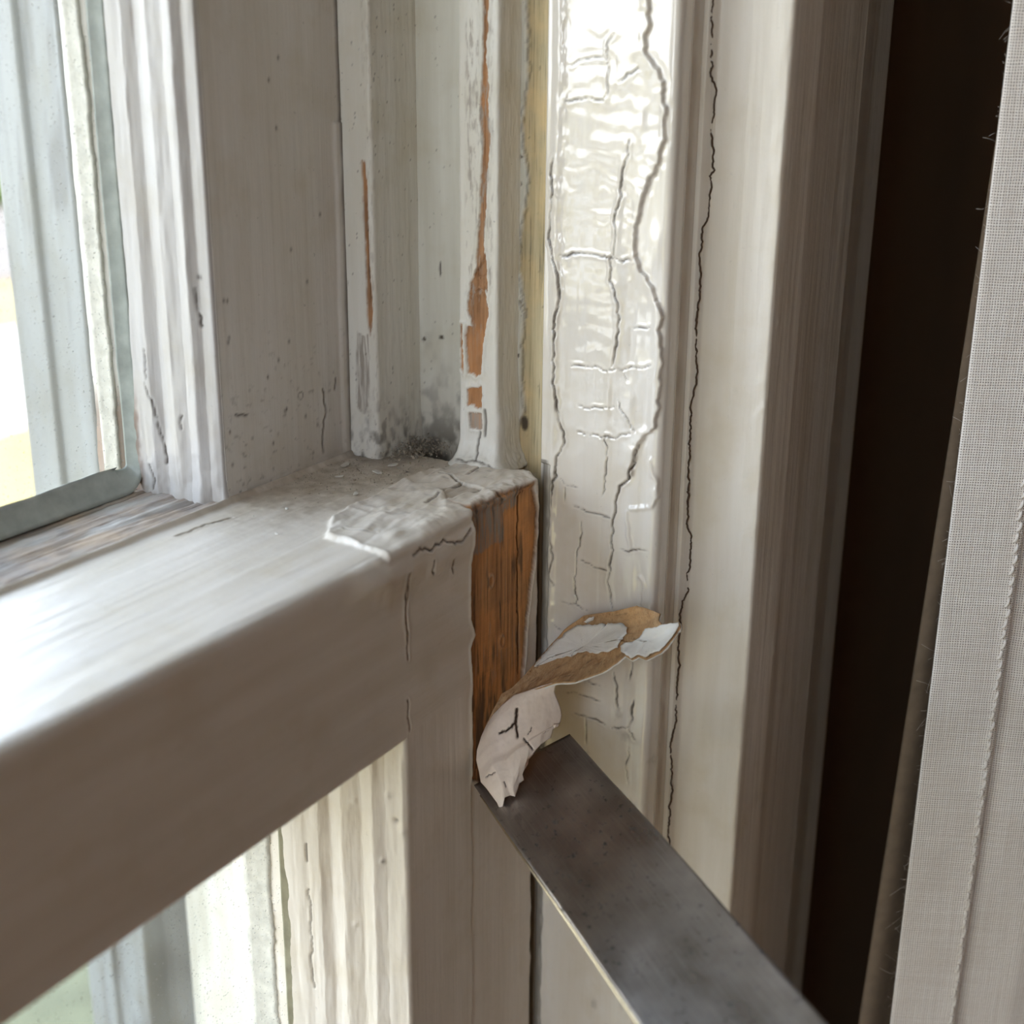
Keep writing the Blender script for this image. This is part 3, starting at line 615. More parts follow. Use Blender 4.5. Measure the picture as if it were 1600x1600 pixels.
def lower_fn(P, N):
    x, y, z = P.T; M = np.zeros((len(P), 4))
    top = ss(0.25, 0.8, N[:, 2]); fr = ss(0.25, 0.8, -N[:, 1]) * (y < 6); near = ss(-46, -36, x)
    off = top * (0.10 * fbm(x / 40, y / 2.5, 81) + 0.05 * fbm(x / 12, y / .8, 82)) + fr * (0.12 * fbm(x / 20, z / 14, 83) + 0.03 * fbm(x / 4, z / 3, 84))
    # rounded-over uneven arris and the paint ridge along the back edge
    off += top * 1.1 * np.exp(-((y - 45.6 - 0.4 * fbm(x / 9, x * 0, 85)) / 0.7) ** 2)
    # wrinkled skin on the corner
    d = sdpoly(x + 0.5 * fbm(y / 2, x / 2, 86), y + 0.5 * fbm(x / 2, y / 2, 87), blob_top); k = ss(0.5, -0.8, d) * ss(0.1, 0.6, N[:, 2])
    off += k * (0.75 + 0.65 * fbm(x / 6 + y / 9, y / 2.6 - x / 14, 88, 2) + 0.10 * fbm(x / 2.5, y / 1.1, 89))
    off += 0.17 * np.exp(-((d + 0.6) / 0.8) ** 2) * top
    for i, w in enumerate(wr):
        dd = dline(P, w, 3.0); off += (0.62 if i not in (1, 5) else 0.25 if i == 1 else 1.0) * np.exp(-np.sqrt(dd * dd + 0.12) / 0.95) * near * (0.7 + 0.6 * fbm(x / 3, y / 3, 105))
    # sagging apron of paint just under the arris
    ap = near * fr * np.exp(-((z + 5 + 2.2 * fbm(x / 6, x * 0, 90)) / 3.6) ** 2) * ss(-52, -30, x) * (x < 1); off += 1.0 * ap
    bub = hit(588, 905, 1, 0); off += 1.1 * fr * np.exp(-(((x - bub[0]) / 6) ** 2 + ((z - bub[2]) / 2.2) ** 2)); off += near * ss(0.05, 0.5, N[:, 2]) * ss(5, 0.5, y) * ss(-4, 2, x) * 0.9 * fbm(x / 1.6, y / 1.6 + z / 1.6, 106)
    for c in cv:
        dd = dline(P, c, 1.5); q = np.exp(-(dd / 0.20) ** 2); off -= 0.42 * q; M[:, 0] = np.maximum(M[:, 0], 0.85 * q); off += 0.10 * np.exp(-((dd - 0.55) / 0.35) ** 2)
    # bare wood on the face of the stile
    d = sdpoly(x + 0.30 * fbm(z / 1.3, x / 2, 91), z + 0.25 * fbm(x / 1.3, z / 1.5, 92), woodp2); wk = ss(0.14, -0.14, d) * (y < 8) * (z < 0.5)
    M[:, 1] = np.maximum(M[:, 1], wk); off -= 0.75 * wk; off += wk * (0.10 * fbm(x / 0.5, z / 14, 93) + 0.25 * fbm(x / 4, z / 30, 94))
    off += 0.25 * np.exp(-((d - 0.45) / 0.4) ** 2) * fr * (z < -3); M[:, 0] = np.maximum(M[:, 0], 0.6 * np.exp(-((d + 0.15) / 0.2) ** 2) * fr)
    q = np.exp(-(dline(P, split, 1.2) / 0.30) ** 2) * wk; off -= 0.8 * q; M[:, 0] = np.maximum(M[:, 0], q)
    pd_ = sdpoly(x + 0.6 * fbm(z / .8, x / .8, 95), z + 0.8 * fbm(x / .5, z / 1.2, 96), primp); M[:, 2] = np.maximum(M[:, 2], ss(0.3, -0.3, pd_) * wk)
    # old grime left in the wood's open grain, densest low down behind where the paint came off
    M[:, 0] = np.maximum(M[:, 0], wk * 0.75 * ss(0.15, 0.6, fbm(x / 1.3, z / 9, 97, 5) + 0.42 * ss(-34, -52, z) * ss(22, 8, x)))
    M[:, 2] = np.maximum(M[:, 2], wk * 0.45 * ss(0.2, 0.5, fbm(x / 0.8, z / 6, 98, 4)))
    for s in knots:
        rr = np.hypot(x - s[0], (z - s[2]) * 0.7); off += wk * 0.3 * np.exp(-((rr - 1.0) / 0.3) ** 2); M[:, 2] = np.maximum(M[:, 2], wk * 0.7 * np.exp(-((rr - 1.0) / 0.25) ** 2))
    # torn hollow on top, chipped right end
    d = sdpoly(x, y, torn); q = ss(0.3, -0.5, d) * top; off -= 0.7 * q; M[:, 3] = np.maximum(M[:, 3], 0.5 * q)
    q = ss(27.5, 30, x + 0.9 * fbm(y / 2, z / 4, 99)); off -= 1.1 * q
    q = ss(25.0, 27.0, x + 0.7 * fbm(z / 3, y, 100)) * fr * (z > -44); M[:, 2] = np.maximum(M[:, 2], 0.0 * q)
    # dust lying towards the inner corner of the rail
    du = top * ss(-46, -14, x) * ss(14, 27, y + 5 * fbm(x / 9, y / 6, 101)); du = du * (0.55 + 0.5 * fbm(x / 2, y / 2, 102, 5)) * (1 - 0.6 * k)
    M[:, 3] = np.maximum(M[:, 3], du * 0.9); M[:, 0] = np.maximum(M[:, 0], 0.75 * top * ss(8, 26, x) * ss(28, 40, y) * (0.75 + 0.5 * fbm(x / 3, y / 3, 103)))
    M[:, 0] = np.maximum(M[:, 0], top * k * 0.35 * ss(0.25, 0.6, fbm(x / 2, y / 2, 104)) * ss(-5, 10, x))
    return off * (x > -150) * (z > -150), M
prism('rail', TL, 0, steps((-835, -150, 140), (-150, -125, 2), (-125, -42, 0.55), (-42, 30.0, 0.27)), M_RAIL, ls, lower_fn, LO)
LL, LV = loop([(-28, 29), (-27.6, 21, 1), (-26.3, 18.8, 1), (-27.2, 15, 1.5), (-25.6, 11, 1.5), (-26.3, 7.5, 1), (-24.9, 5, 1), (-24.4, 0, 1.3), (29.8, 0, 1.2), (29.8, 46), (-28, 46)], 8, 0.35)
lsc = [jag(np.array([q for q in (onprof(LV, 2, x, y) for x, y in p) if q is not None]), 0.7, 0.1) for p in (crop(400, 1100, 3.2, [(250, 700), (255, 790)]), crop(400, 1100, 3.2, [(262, 930), (270, 1100), (275, 1250), (292, 1420)]))]
dents = [onprof(LV, 2, x, y) for x, y in crop(400, 1100, 3.2, [(660, 455), (700, 585), (735, 640), (490, 480), (635, 785), (500, 1100)])]
def lstile_fn(P, N):
    off, M = lower_fn(P, N); x, y, z = P.T; m = (x < -20) & (y > 0.8)
    mo = 0.30 * fbm(y / 2.2, z / 18, 111) + 0.14 * fbm(y / .9, z / 5, 112) + 0.35 * np.exp((z + 42) / 10.0) * fbm(y / 3, z / 4, 113)
    off = np.where(m, mo, off)
    for i, s in enumerate(dents):
        dd = np.linalg.norm(P - s, axis=1); off += (0.35 if i != 1 else -0.5) * np.exp(-(dd / 0.7) ** 2)
        if i in (1, 4): M[:, 0] = np.maximum(M[:, 0], 0.7 * np.exp(-(dd / 0.45) ** 2))
    for c in lsc:
        k = np.exp(-(dline(P, c, 1.0) / 0.22) ** 2); off -= 0.35 * k; M[:, 0] = np.maximum(M[:, 0], 0.7 * k)
    # paint skin ends just right of the scraped strip
    e = x - 0.6 - 0.5 * fbm(z / 7, z * 0, 114); fr = (y < 0.8); off -= 0.30 * ss(-0.2, 0.2, e) * fr * (z < -62)
    return off * (z > -150), M
prism('stile', LL, 2, steps((-740, -135, 121), (-135, -40.6, 0.4)), M_FRONT, ls, lstile_fn, LO)
boxes('stile', [((-855, 0, -740), (-805, 46, 0))], M_SASH, ls, LO, 1.0)
boxes('rail', [((-805, 0, -740), (-28, 46, -660))], M_SASH, ls, LO, 1.0)
boxes('glass_pane', [((-807, 32, -662), (-27.2, 34.2, -40))], M_GLASS, ls, LO)
putty('glazing_putty', -27.6, 32, -660, -41, M_PUTTY2, ls, LO, 1, 8, False)
cream('outer_putty', -27.4, 34.6, 42, -660, -41, M_CREAM, ls, LO, 14)

# ------------------------------------------------------------------ inside stop and casing
tr = tag(empty('trim_1', (60, -30, ZB)), kind='structure'); TO = (60, -30, ZB)
CL, CV = loop([(33, 2.2), (32, 1.6, 0.5), (32, -13), (32, -27.6, 3.2), (36.5, -28.2, 1.5), (40, -26.8, 2), (44.2, -27.2), (44.2, 0), (36, 2.2)], 6, 0.24)
C8 = lambda pts: crop(800, 0, 3.2, pts)
C5 = lambda pts: crop(800, 500, 3.2, pts)
C6 = lambda pts: crop(600, 850, 3.2, pts)
st_cracks = [
 (C8([(205, 790), (195, 860), (205, 970), (190, 1080), (185, 1180), (205, 1300), (235, 1400), (240, 1500)]) + C5([(215, 0), (205, 200), (225, 400), (245, 530), (260, 590), (245, 660), (225, 680), (225, 780), (205, 840), (200, 940)]), 1.0),
 (C8([(590, 700), (580, 790), (555, 870), (540, 1010), (515, 1090), (515, 1270), (490, 1290), (495, 1370), (520, 1480), (540, 1580)]) + C5([(535, 20), (530, 110), (505, 230)]), 0.9),
 (C8([(240, 1275), (330, 1268), (420, 1275), (500, 1290), (540, 1300), (615, 1295)]), 0.7), (C8([(510, 175), (480, 210), (475, 290), (485, 340), (480, 430), (465, 485)]), 0.45), (C8([(275, 325), (350, 300), (430, 288), (475, 292)]), 0.35),
 (C8([(260, 500), (350, 500), (400, 493), (465, 498)]), 0.4), (C8([(537, 410), (580, 370), (660, 348)]), 0.4),
 (C5([(290, 225), (400, 235), (470, 255), (560, 250), (700, 225)]), 0.6), (C5([(560, 255), (580, 310)]), 0.5), (C5([(330, 425), (440, 440), (530, 430)]), 0.6), (C5([(535, 400), (545, 440), (575, 480), (600, 540), (620, 560)]), 0.7),
 (C5([(330, 560), (430, 575), (540, 580), (600, 565)]), 0.6), (C5([(470, 575), (480, 640), (475, 720), (460, 820), (450, 880)]), 0.7),
 (C5([(640, 615), (600, 740), (590, 790), (555, 820), (530, 870), (520, 930), (505, 1000), (500, 1080), (510, 1150), (495, 1250), (487, 1330), (495, 1390), (510, 1450)]), 1.0),
 (C5([(305, 935), (355, 945), (430, 970), (500, 995)]), 0.5), (C5([(240, 790), (260, 820), (330, 840)]), 0.4), (C5([(265, 840), (265, 910)]), 0.5), (C5([(345, 1010), (340, 1110), (320, 1200), (310, 1290), (322, 1380), (318, 1420)]), 0.7),
 (C5([(320, 1200), (400, 1230), (490, 1258)]), 0.5), (C5([(530, 1140), (590, 1155), (640, 1145), (685, 1160)]), 0.5), (C5([(590, 50), (630, 40), (690, 35)]), 0.5), (C5([(240, 1410), (320, 1420), (380, 1455)]), 0.5), (C5([(190, 1080), (205, 1200), (190, 1290), (210, 1330)]), 0.5),
 (C6([(900, 740), (980, 755), (1080, 790)]), 0.6), (C6([(950, 845), (1030, 870), (1110, 910)]), 0.7), (C6([(1010, 870), (1010, 1000)]), 0.7), (C6([(1140, 920), (1225, 915), (1250, 780)]), 0.9), (C6([(1225, 915), (1255, 980)]), 0.9), (C6([(1240, 590), (1225, 680)]), 0.7),
 (C6([(1150, 640), (1165, 760), (1170, 830)]), 0.7), (C6([(1225, 1020), (1210, 1100), (1220, 1200)]), 0.5), (C6([(1010, 680), (1080, 710)]), 0.6), (C6([(850, 400), (890, 430), (920, 440)]), 0.3)]
st_cracks = [(jag(np.array([q for q in (onprof(CV, 2, x, y) for x, y in p) if q is not None]), 0.7, 0.10), w) for p, w in st_cracks]
ridge = C8([(685, -40), (690, 100), (670, 200), (665, 250), (700, 300), (740, 360), (765, 410), (755, 470), (775, 540), (765, 620), (770, 700), (745, 750), (725, 830), (690, 890), (660, 980), (645, 1070), (625, 1120), (620, 1200), (625, 1290), (640, 1345), (680, 1390), (710, 1450), (735, 1530), (755, 1590)]) + C5([(742, 30), (735, 60), (750, 150), (748, 240), (745, 330), (735, 420), (725, 480), (715, 540), (660, 590), (635, 620), (600, 740), (590, 790)])
ridge = jag(np.array([q for q in (onprof(CV, 2, x, y) for x, y in ridge) if q is not None]), 0.7, 0.08)
joint = C8([(1005, -40), (995, 150), (990, 380), (1010, 420), (1005, 560), (995, 680), (1000, 780), (1010, 850), (985, 880), (975, 1090), (945, 1170), (940, 1430), (920, 1590)]) + C5([(925, 260), (905, 360), (890, 450), (885, 660), (880, 750), (875, 1040), (895, 1080), (890, 1200), (865, 1380), (835, 1470)]) + C6([(1470, 480), (1460, 880), (1440, 960), (1435, 1100), (1425, 1400), (1420, 1560)])
def arc(P): return -P[:, 1] + (P[:, 0] - 32)
rarc = np.array(sorted((p[2], -p[1] + p[0] - 32) for p in ridge))
tubes2 = [jag(np.array([q for q in (onprof(CV, 2, x, y) for x, y in C5(p)) if q is not None]), 0.7, 0.05) for p in ([(590, 942), (640, 942), (690, 938), (708, 905), (712, 850)], [(640, 1290), (660, 1340), (650, 1420)], [(575, 960), (580, 1080), (590, 1150)], [(690, 700), (700, 780), (720, 800), (730, 880)])]
def stop_fn(P, N):
    x, y, z = P.T; M = np.zeros((len(P), 4)); vis = (y < 1.9) & (x < 44) & (N[:, 0] < 0.5); a = arc(P)
    face = ss(1.0, 2.5, a) * ss(24.5, 21.0, a) * vis
    # brushed and sagged gloss paint: cross ripples plus long vertical strokes
    rip = np.sin((z + 0.9 * fbm(y / 5, z / 6, 121) * 3) / 4.0 * 2 * math.pi * (1 + 0.12 * fbm(z / 40, z * 0, 122)))
    off = face * (0.030 * rip * ss(-60, -10, z) * (0.6 + 0.8 * fbm(y / 4, z / 15, 132)) + 0.035 * fbm(y / 1.4, z / 40, 123) + 0.12 * fbm(y / 7, z / 8, 124, 2) + 0.008 * fbm(y / 1.5, z / 1.8, 125))
    off += vis * (0.06 * fbm(a / 1.0, z / 25, 126))
    # beaded left margin, then the alligatored coat whose edge stands proud
    off += 0.45 * np.exp(-((a - 1.2) / 1.1) ** 2) * vis + 0.25 * np.exp(-((a - 2.0) / 1.5) ** 2) * fbm(y / 1.5, z / 3, 127) * vis
    ra = np.interp(z, rarc[:, 0], rarc[:, 1]); inside = ss(0.35, -0.35, a - ra) * ss(rarc[0, 0] - 3, rarc[0, 0] + 3, z)
    dd = dline(P, ridge, 4.0)
    off += vis * (0.42 * inside * ss(10, 17, a)); off += vis * 0.48 * np.exp(-(dd / 1.9) ** 2) * inside; off -= vis * 0.10 * np.exp(-((dd - 0.6) / 0.6) ** 2) * (1 - inside)
    M[:, 0] = np.maximum(M[:, 0], 0.42 * np.exp(-(dd / 0.16) ** 2) * (1 - inside) * vis * ss(-0.2, 0.25, fbm(z / 6, z * 0, 133)))
    # slack folds of skin between the two
    off += vis * 0.75 * ss(13.5, 16, a) * ss(27, 24, a) * fbm(a / 4, z / 13, 128, 2) * ss(-75, -45, z) * ss(95, 60, z)
    for t_ in tubes2: off += 0.4 * np.exp(-(dline(P, t_, 2.0) / 0.5) ** 2)
    for c, w in st_cracks:
        if len(c) < 2: continue
        dd = dline(P, c, 2.0); vw = 0.45 + 1.1 * np.clip(0.5 + 1.1 * fbm(y / 2.5, z / 3.5, 134), 0, 1); end = ss(0.0, 1.6, np.minimum(np.linalg.norm(P - c[0], axis=1), np.linalg.norm(P - c[-1], axis=1))); vw = vw * (0.35 + 0.65 * end)
        k = np.exp(-(dd / ((0.07 + 0.115 * w) * vw + 0.02)) ** 2); off -= 0.45 * w * k; M[:, 0] = np.maximum(M[:, 0], np.clip((0.40 + 0.5 * w) * k * (0.45 + 0.7 * vw), 0, 0.95)); off += 0.16 * w * np.exp(-((dd - 0.45) / 0.45) ** 2) * vw
    off -= vis * 0.7 * ss(1.2, 0.0, a + 0.7 * fbm(z / 4, z * 0, 129)) * (z < 2)
    M[:, 0] = np.maximum(M[:, 0], vis * 0.7 * ss(0.8, -0.6, a + 0.5 * fbm(z / 3, z * 0, 130)) * (z < 3))
    M[:, 0] = np.maximum(M[:, 0], vis * 0.30 * ss(0.3, 0.7, fbm(a / 4, z / 6, 131)) * ss(-20, -60, z))
    return off * (z > -200) * (z < 150), M
prism('stop', CL, 2, steps((-780, -165, 123), (-165, -70, 0.5), (-70, 112, 0.33), (112, 780, 167)), M_STOP, tr, stop_fn, TO)
GL, GV = loop([(44.0, 0), (44.2, -28.2, 0.5), (45.9, -29.8, 1.5), (47.2, -36.5, 5), (47.7, -44.6, 1.3), (60, -46.2), (90, -46.2, 6), (104, -44.6), (118, -44.2, 3), (119, -25), (60, -25), (60, 0)], 8, 0.6)
joint3 = jag(np.array([q for q in (onprof(np.concatenate([CV, GV]), 2, x, y) for x, y in joint) if q is not None]), 0.7, 0.08)
cdr = [onprof(GV, 2, x, y) for x, y in crop(800, 500, 3.2, [(1240, 110), (1240, 170), (1265, 430), (1220, 480), (1170, 800), (1185, 840), (1150, 1070), (1135, 1280), (1110, 370), (1330, 5), (1310, 1650), (1110, 1230)])]
cdl = [jag(np.array([q for q in (onprof(GV, 2, x, y) for x, y in crop(800, 500, 3.2, p)) if q is not None]), 0.7, 0.08) for p in ([(1265, 425), (1225, 480), (1212, 530), (1215, 620)], [(1205, 330), (1278, 295)], [(1155, 800), (1195, 770), (1192, 840), (1160, 850)], [(1215, 1050), (1150, 1080), (1135, 1200), (1130, 1290)])]
def casing_fn(P, N):
    x, y, z = P.T; M = np.zeros((len(P), 4)); side = (x < 47.9)
    off = side * (0.16 * fbm(y / 2.2, z / 45, 141) + 0.05 * fbm(y / .7, z / 18, 142)) + (~side) * 0.12 * fbm(x / 4, z / 60, 143)
    off += side * 0.25 * np.exp(-((y + 43) / 1.3) ** 2) * fbm(y / 2, z / 6, 144)
    for s in cdr:
        if s is not None: off += 0.30 * np.exp(-(np.linalg.norm(P - s, axis=1) / 0.6) ** 2)
    for c in cdl:
        if len(c) > 1: off += 0.25 * np.exp(-(dline(P, c, 1.5) / 0.35) ** 2)
    return off * (z > -200) * (z < 150) * (y < -25.5), M
prism('casing', GL, 2, steps((-780, -170, 122), (-170, 120, 0.9), (120, 780, 165)), M_CASING, tr, casing_fn, TO)
# the open joint between stop and casing: a thin dark tube laid along the crack
V, Fc = tube_data([p + (-0.06, -0.16, 0) for p in joint3], 0.19 + 0.12 * np.abs(fbm(joint3[:, 2] / 9, joint3[:, 2] * 0, 9)), 6)
link_mesh('open_joint', V, Fc, M_DARKWOOD, tr, TO)['label'] = 'dark crack in the groove beside the moulding'

# ------------------------------------------------------------------ putty knife
ks = {}
e = ray(-43, 100); e = e / np.linalg.norm(e)
KL = hit(740, 1226, 1, -0.9); rr_ = ray(890, 1146); KR = CAM + ((KL - CAM) @ e) / (rr_ @ e) * rr_
acr = KR - KL; kw = np.linalg.norm(acr); acr = acr / kw; up = np.cross(acr, e); up = up if up[2] > 0 else -up
def steel():
    b = NB('worn_blade_steel'); v = b.mapped((1, 1, 1), 'UV')
    def mp(sc):
        m = b.n('ShaderNodeMapping'); b.l(v, m.inputs[0]); m.inputs['Scale'].default_value = sc; return m.outputs[0]
    scr = b.noise(mp((2600, 60, 1)), 1, 4); blot = b.noise(mp((110, 80, 1)), 1, 5); pit = b.noise(mp((700, 480, 1)), 1, 3); rg = b.noise(mp((40, 28, 1)), 1, 3)
    c = b.mix(b.ramp(blot, 0.35, 0.68), (0.24, 0.22, 0.205), (0.40, 0.375, 0.36))
    c = b.mix(b.math('MULTIPLY', b.ramp(scr, 0.5, 0.75), 0.5), c, (0.52, 0.49, 0.47))
    pm = b.math('MULTIPLY', b.ramp(pit, 0.60, 0.66), b.ramp(rg, 0.40, 0.56)); c = b.mix(pm, c, (0.025, 0.022, 0.02))
    r = b.math('ADD', 0.20, b.math('MULTIPLY', blot, 0.22)); r = b.math('ADD', r, b.math('MULTIPLY', pm, 0.3))
    b.bsdf(Base_Color=c, Roughness=r, Metallic=b.math('SUBTRACT', 0.85, b.math('MULTIPLY', pm, 0.8)), Normal=b.bump(scr, 0.12, 0.0003, b.bump(pm, -0.3, 0.0004)))
    return b.m
M_STEEL = steel(); M_EDGE = simple('bright_ground_edge', (0.75, 0.68, 0.52), 0.25, 400, 0.2, 0.1, 0.0003, 1.0)
kn = tag(empty('putty_knife', KL), 'dark steel putty knife blade pushed under the lifted paint curl', 'putty knife'); KO = tuple(KL)
ns, nc = 120, 40; G = np.zeros((ns, nc, 3)); UVk = np.zeros((ns * nc, 2)); LEN = 130.0
for i in range(ns):
    s = LEN * (i / (ns - 1)) ** 1.0; wdt = kw * (1 if s < 100 else 1 - 0.25 * ((s - 100) / 30) ** 2)
    bow = 0.9 * math.sin(math.pi * min(s, 100) / 100) - 0.5 * math.sin(2 * math.pi * min(s, 90) / 70)
    for j in range(nc):
        t = j / (nc - 1); G[i, j] = KL - e * s + acr * (kw / 2 + (t - 0.5) * wdt) + up * (bow * 0.6 - 0.15 * (2 * t - 1) ** 2 + 0.02)
        UVk[i * nc + j] = (t * kw, s)
# rounded right-hand tip corner
for i in range(8):
    for j in range(nc): pass
thk = np.repeat(np.clip(0.25 + np.linspace(0, LEN, ns) / 45.0, 0, 1.0)[:, None], nc, 1)
Gn = np.cross(np.gradient(G, axis=1), np.gradient(G, axis=0)); sg = 1 if Gn[5, 5] @ up > 0 else -1
slab('blade', G, thk * sg, M_STEEL, kn, KO, None, UVk)
ed = np.array([G[i, 0] - up * thk[i, 0] * 0.5 - acr * 0.12 for i in range(4, ns)]); tube('blade_edge', ed, np.clip(thk[4:, 0] * 0.42, 0.1, 0.4), M_EDGE, kn, KO, 6)['label'] = 'bright worn side edge of the blade'
M_HANDLE = simple('oiled_beech_handle', (0.30, 0.15, 0.06), 0.4, 120, 0.4)
M_BRASS = simple('brass_rivet', (0.7, 0.5, 0.2), 0.3, 200, 0.1, 0.1, 0.0003, 1.0)
hs = []
mid = KL + acr * kw / 2
for i, (s, a, b_) in enumerate(((118, 6, 4), (122, 9, 6.5), (135, 9.5, 7), (160, 11, 8), (190, 12.5, 9), (215, 13, 9.5), (228, 12, 8.5), (232, 8, 5))):
    hs.append([mid - e * s + acr * a * math.cos(t) + up * b_ * math.sin(t) for t in np.linspace(0, 2 * math.pi, 21)[:-1]])
hv = np.array(hs).reshape(-1, 3); hf = [[i * 20 + j, i * 20 + (j + 1) % 20, (i + 1) * 20 + (j + 1) % 20, (i + 1) * 20 + j] for i in range(7) for j in range(20)] + [list(range(20))[::-1], list(range(140, 160))]
hd_ = link_mesh('handle', hv, hf, M_HANDLE, kn, KO)
for s in (145, 185): tube('rivet', [mid - e * s - up * 9.6, mid - e * s + up * 9.6], 2.2, M_BRASS, hd_, KO, 10)

# ------------------------------------------------------------------ the paint curl
def poly3(pts): return np.array([at(x, y, d * 1000) for x, y, d in pts])
def respl(P, n, amp=0.0):
    P = np.asarray(P, float); L = np.concatenate([[0], np.cumsum(np.linalg.norm(np.diff(P, axis=0), axis=1))]); t = np.linspace(0, L[-1], n)
    Q = np.stack([np.interp(t, L, P[:, k]) for k in range(3)], 1)
    if amp: Q[1:-1] += rng.normal(0, amp, (n - 2, 3))
    return Q
def coons(bot, top, left, right, m, n):
    """surface between four edges; bot/top run left to right, left/right run bottom to top"""
    b, t, l, r = respl(bot, n), respl(top, n), respl(left, m), respl(right, m)
    u = np.linspace(0, 1, n)[None, :, None]; v = np.linspace(0, 1, m)[:, None, None]
    S = (1 - v) * b[None] + v * t[None] + (1 - u) * l[:, None] + u * r[:, None]
    S -= (1 - u) * (1 - v) * b[0] + u * (1 - v) * b[-1] + (1 - u) * v * t[0] + u * v * t[-1]
    return S
fold = [(760, 1132, .2985), (770, 1117, .298), (785, 1101, .2975), (803, 1086, .297), (825, 1079, .296), (847, 1071, .2955), (869, 1066, .295)]
front = coons([(783, 1272, .2895), (789, 1246, .290), (797, 1243, .2905), (805, 1245, .2905), (812, 1224, .2915), (819, 1219, .292), (816, 1209, .2925), (825, 1194, .293), (826, 1187, .2935), (834, 1178, .294)] and
              poly3([(783, 1272, .2895), (789, 1246, .290), (797, 1243, .2905), (805, 1245, .2905), (812, 1224, .2915), (819, 1219, .292), (816, 1209, .2925), (825, 1194, .293), (826, 1187, .2935), (834, 1178, .294)]),
              poly3(fold), poly3([(783, 1272, .2895), (777, 1255, .2905), (768, 1243, .2915), (760, 1232, .2925), (751, 1222, .294), (748, 1205, .2955), (744, 1188, .2965), (745, 1172, .2975), (752, 1150, .298), (760, 1132, .2985)]),
              poly3([(834, 1178, .294), (833, 1170, .294), (847, 1162, .2945), (861, 1153, .295), (866, 1134, .2955), (875, 1131, .2965), (878, 1118, .297), (876, 1106, .297), (866, 1081, .296), (869, 1066, .295)]), 90, 90)
m_, n_, _ = front.shape
uu = np.linspace(0, 1, n_)[None, :]; vv = np.linspace(0, 1, m_)[:, None]
tow = CAM - at(800, 1150, 295); tow = tow / np.linalg.norm(tow)
front += tow * (2.6 * np.sin(math.pi * uu) ** 0.8 * np.sin(math.pi * np.clip(vv, 0, 1)) ** 0.8)[:, :, None] + tow * (0.25 * fbm(uu * 6, vv * 6, 151))[:, :, None]
def crack_m(G, lines, w, dep, depthat=295):
    P = G.reshape(-1, 3); M = np.zeros((len(P), 4))
    d = (P - CAM) @ (ROT @ np.array([0, 0, -1.0])); q = (ROT.T @ (P - CAM).T).T; X = np.stack([CX + F * q[:, 0] / -q[:, 2], CY - F * q[:, 1] / -q[:, 2], 0 * d], 1)
    for L, k in lines:
        LL_ = jag(np.array([(x, y, 0.0) for x, y in L]), 4, 0.8); LL_[:, 2] = 0
        dd = dline(X, LL_, 12); s = ss(k, k * 0.45, dd); M[:, 0] = np.maximum(M[:, 0], s)
    return M, X
fm, X_ = crack_m(front, [(C6([(665, 825), (660, 870), (655, 900)]), 3.2), (C6([(655, 895), (640, 915), (610, 935), (580, 946)]), 2.6), (C6([(660, 900), (665, 935), (668, 965)]), 2.6), (C6([(700, 970), (722, 1000), (745, 1030)]), 1.8), (C6([(720, 950), (740, 915)]), 0.9), (C6([(510, 1165), (555, 1140)]), 0.9), (C6([(600, 1190), (610, 1215)]), 1.0)], 2, 0.3)
g2 = front - tow * (0.5 * fm[:, 0].reshape(m_, n_))[:, :, None]
M_CURL = paint('curl_paint', (0.93, 0.80, 0.70), 0.5, 'z', bump=0.15, var=0.05, speck=0.1, dirt=(0.045, 0.022, 0.012))
M_CURLW = paint('curl_back_wood', (0.52, 0.33, 0.17), 0.75, 'x', 'x', wood=((0.36, 0.19, 0.08), (0.66, 0.46, 0.27)), bump=0.3, var=0.1)
M_FLAKE = paint('curl_white_flake', (0.86, 0.84, 0.80), 0.55, 'x', bump=0.2, var=0.03)
CO = at(780, 1240, 296)
pc = tag(empty('paint_curl', CO), 'thick peeled curl of old paint on the knife blade, brown fibre inside', 'paint curl'); CO = tuple(CO)
gn = np.cross(np.gradient(front, axis=1), np.gradient(front, axis=0)); sF = 1 if gn[40, 40] @ tow > 0 else -1
slab('painted_flap', g2, 0.45 * sF, M_CURL, pc, CO, fm)['label'] = 'beige painted face with a forked crack'
far = [(760, 1132, .2985), (770, 1109, .2995), (784, 1084, .301), (800, 1075, .302), (819, 1056, .303), (850, 1019, .3055), (881, 984, .3065), (912, 962, .3055), (935, 958, .304), (959, 955, .3015), (978, 951, .2985), (994, 947, .2965)]
near_ = [(760, 1132, .2985), (775, 1115, .298), (803, 1087, .297), (825, 1080, .296), (869, 1066, .2945), (897, 1065, .293), (925, 1056, .2915), (941, 1050, .2905), (962, 1036, .2895), (977, 1024, .289), (988, 1031, .2885), (998, 1026, .288), (1009, 1031, .2875), (1031, 1020, .287), (1045, 1006, .287), (1052, 998, .2872)]
tip = [(1052, 998, .2872), (1064, 980, .288), (1062, 973, .2885), (1047, 976, .289), (1033, 975, .290), (1028, 969, .291), (1031, 959, .2925), (1012, 952, .2945), (994, 947, .2965)]
near3 = poly3(near_); far3 = poly3(far); tip3 = poly3(tip)
S = coons(near3, far3, np.array([near3[0], near3[0] + 1e-3, far3[0]]), tip3, 70, 160)
m_, n_, _ = S.shape; uu = np.linspace(0, 1, n_)[None, :]; vv = np.linspace(0, 1, m_)[:, None]
nS = np.cross(np.gradient(S, axis=1), np.gradient(S, axis=0)); nS = nS[35, 110]; nS /= np.linalg.norm(nS); nS = nS if nS[2] > 0 else -nS
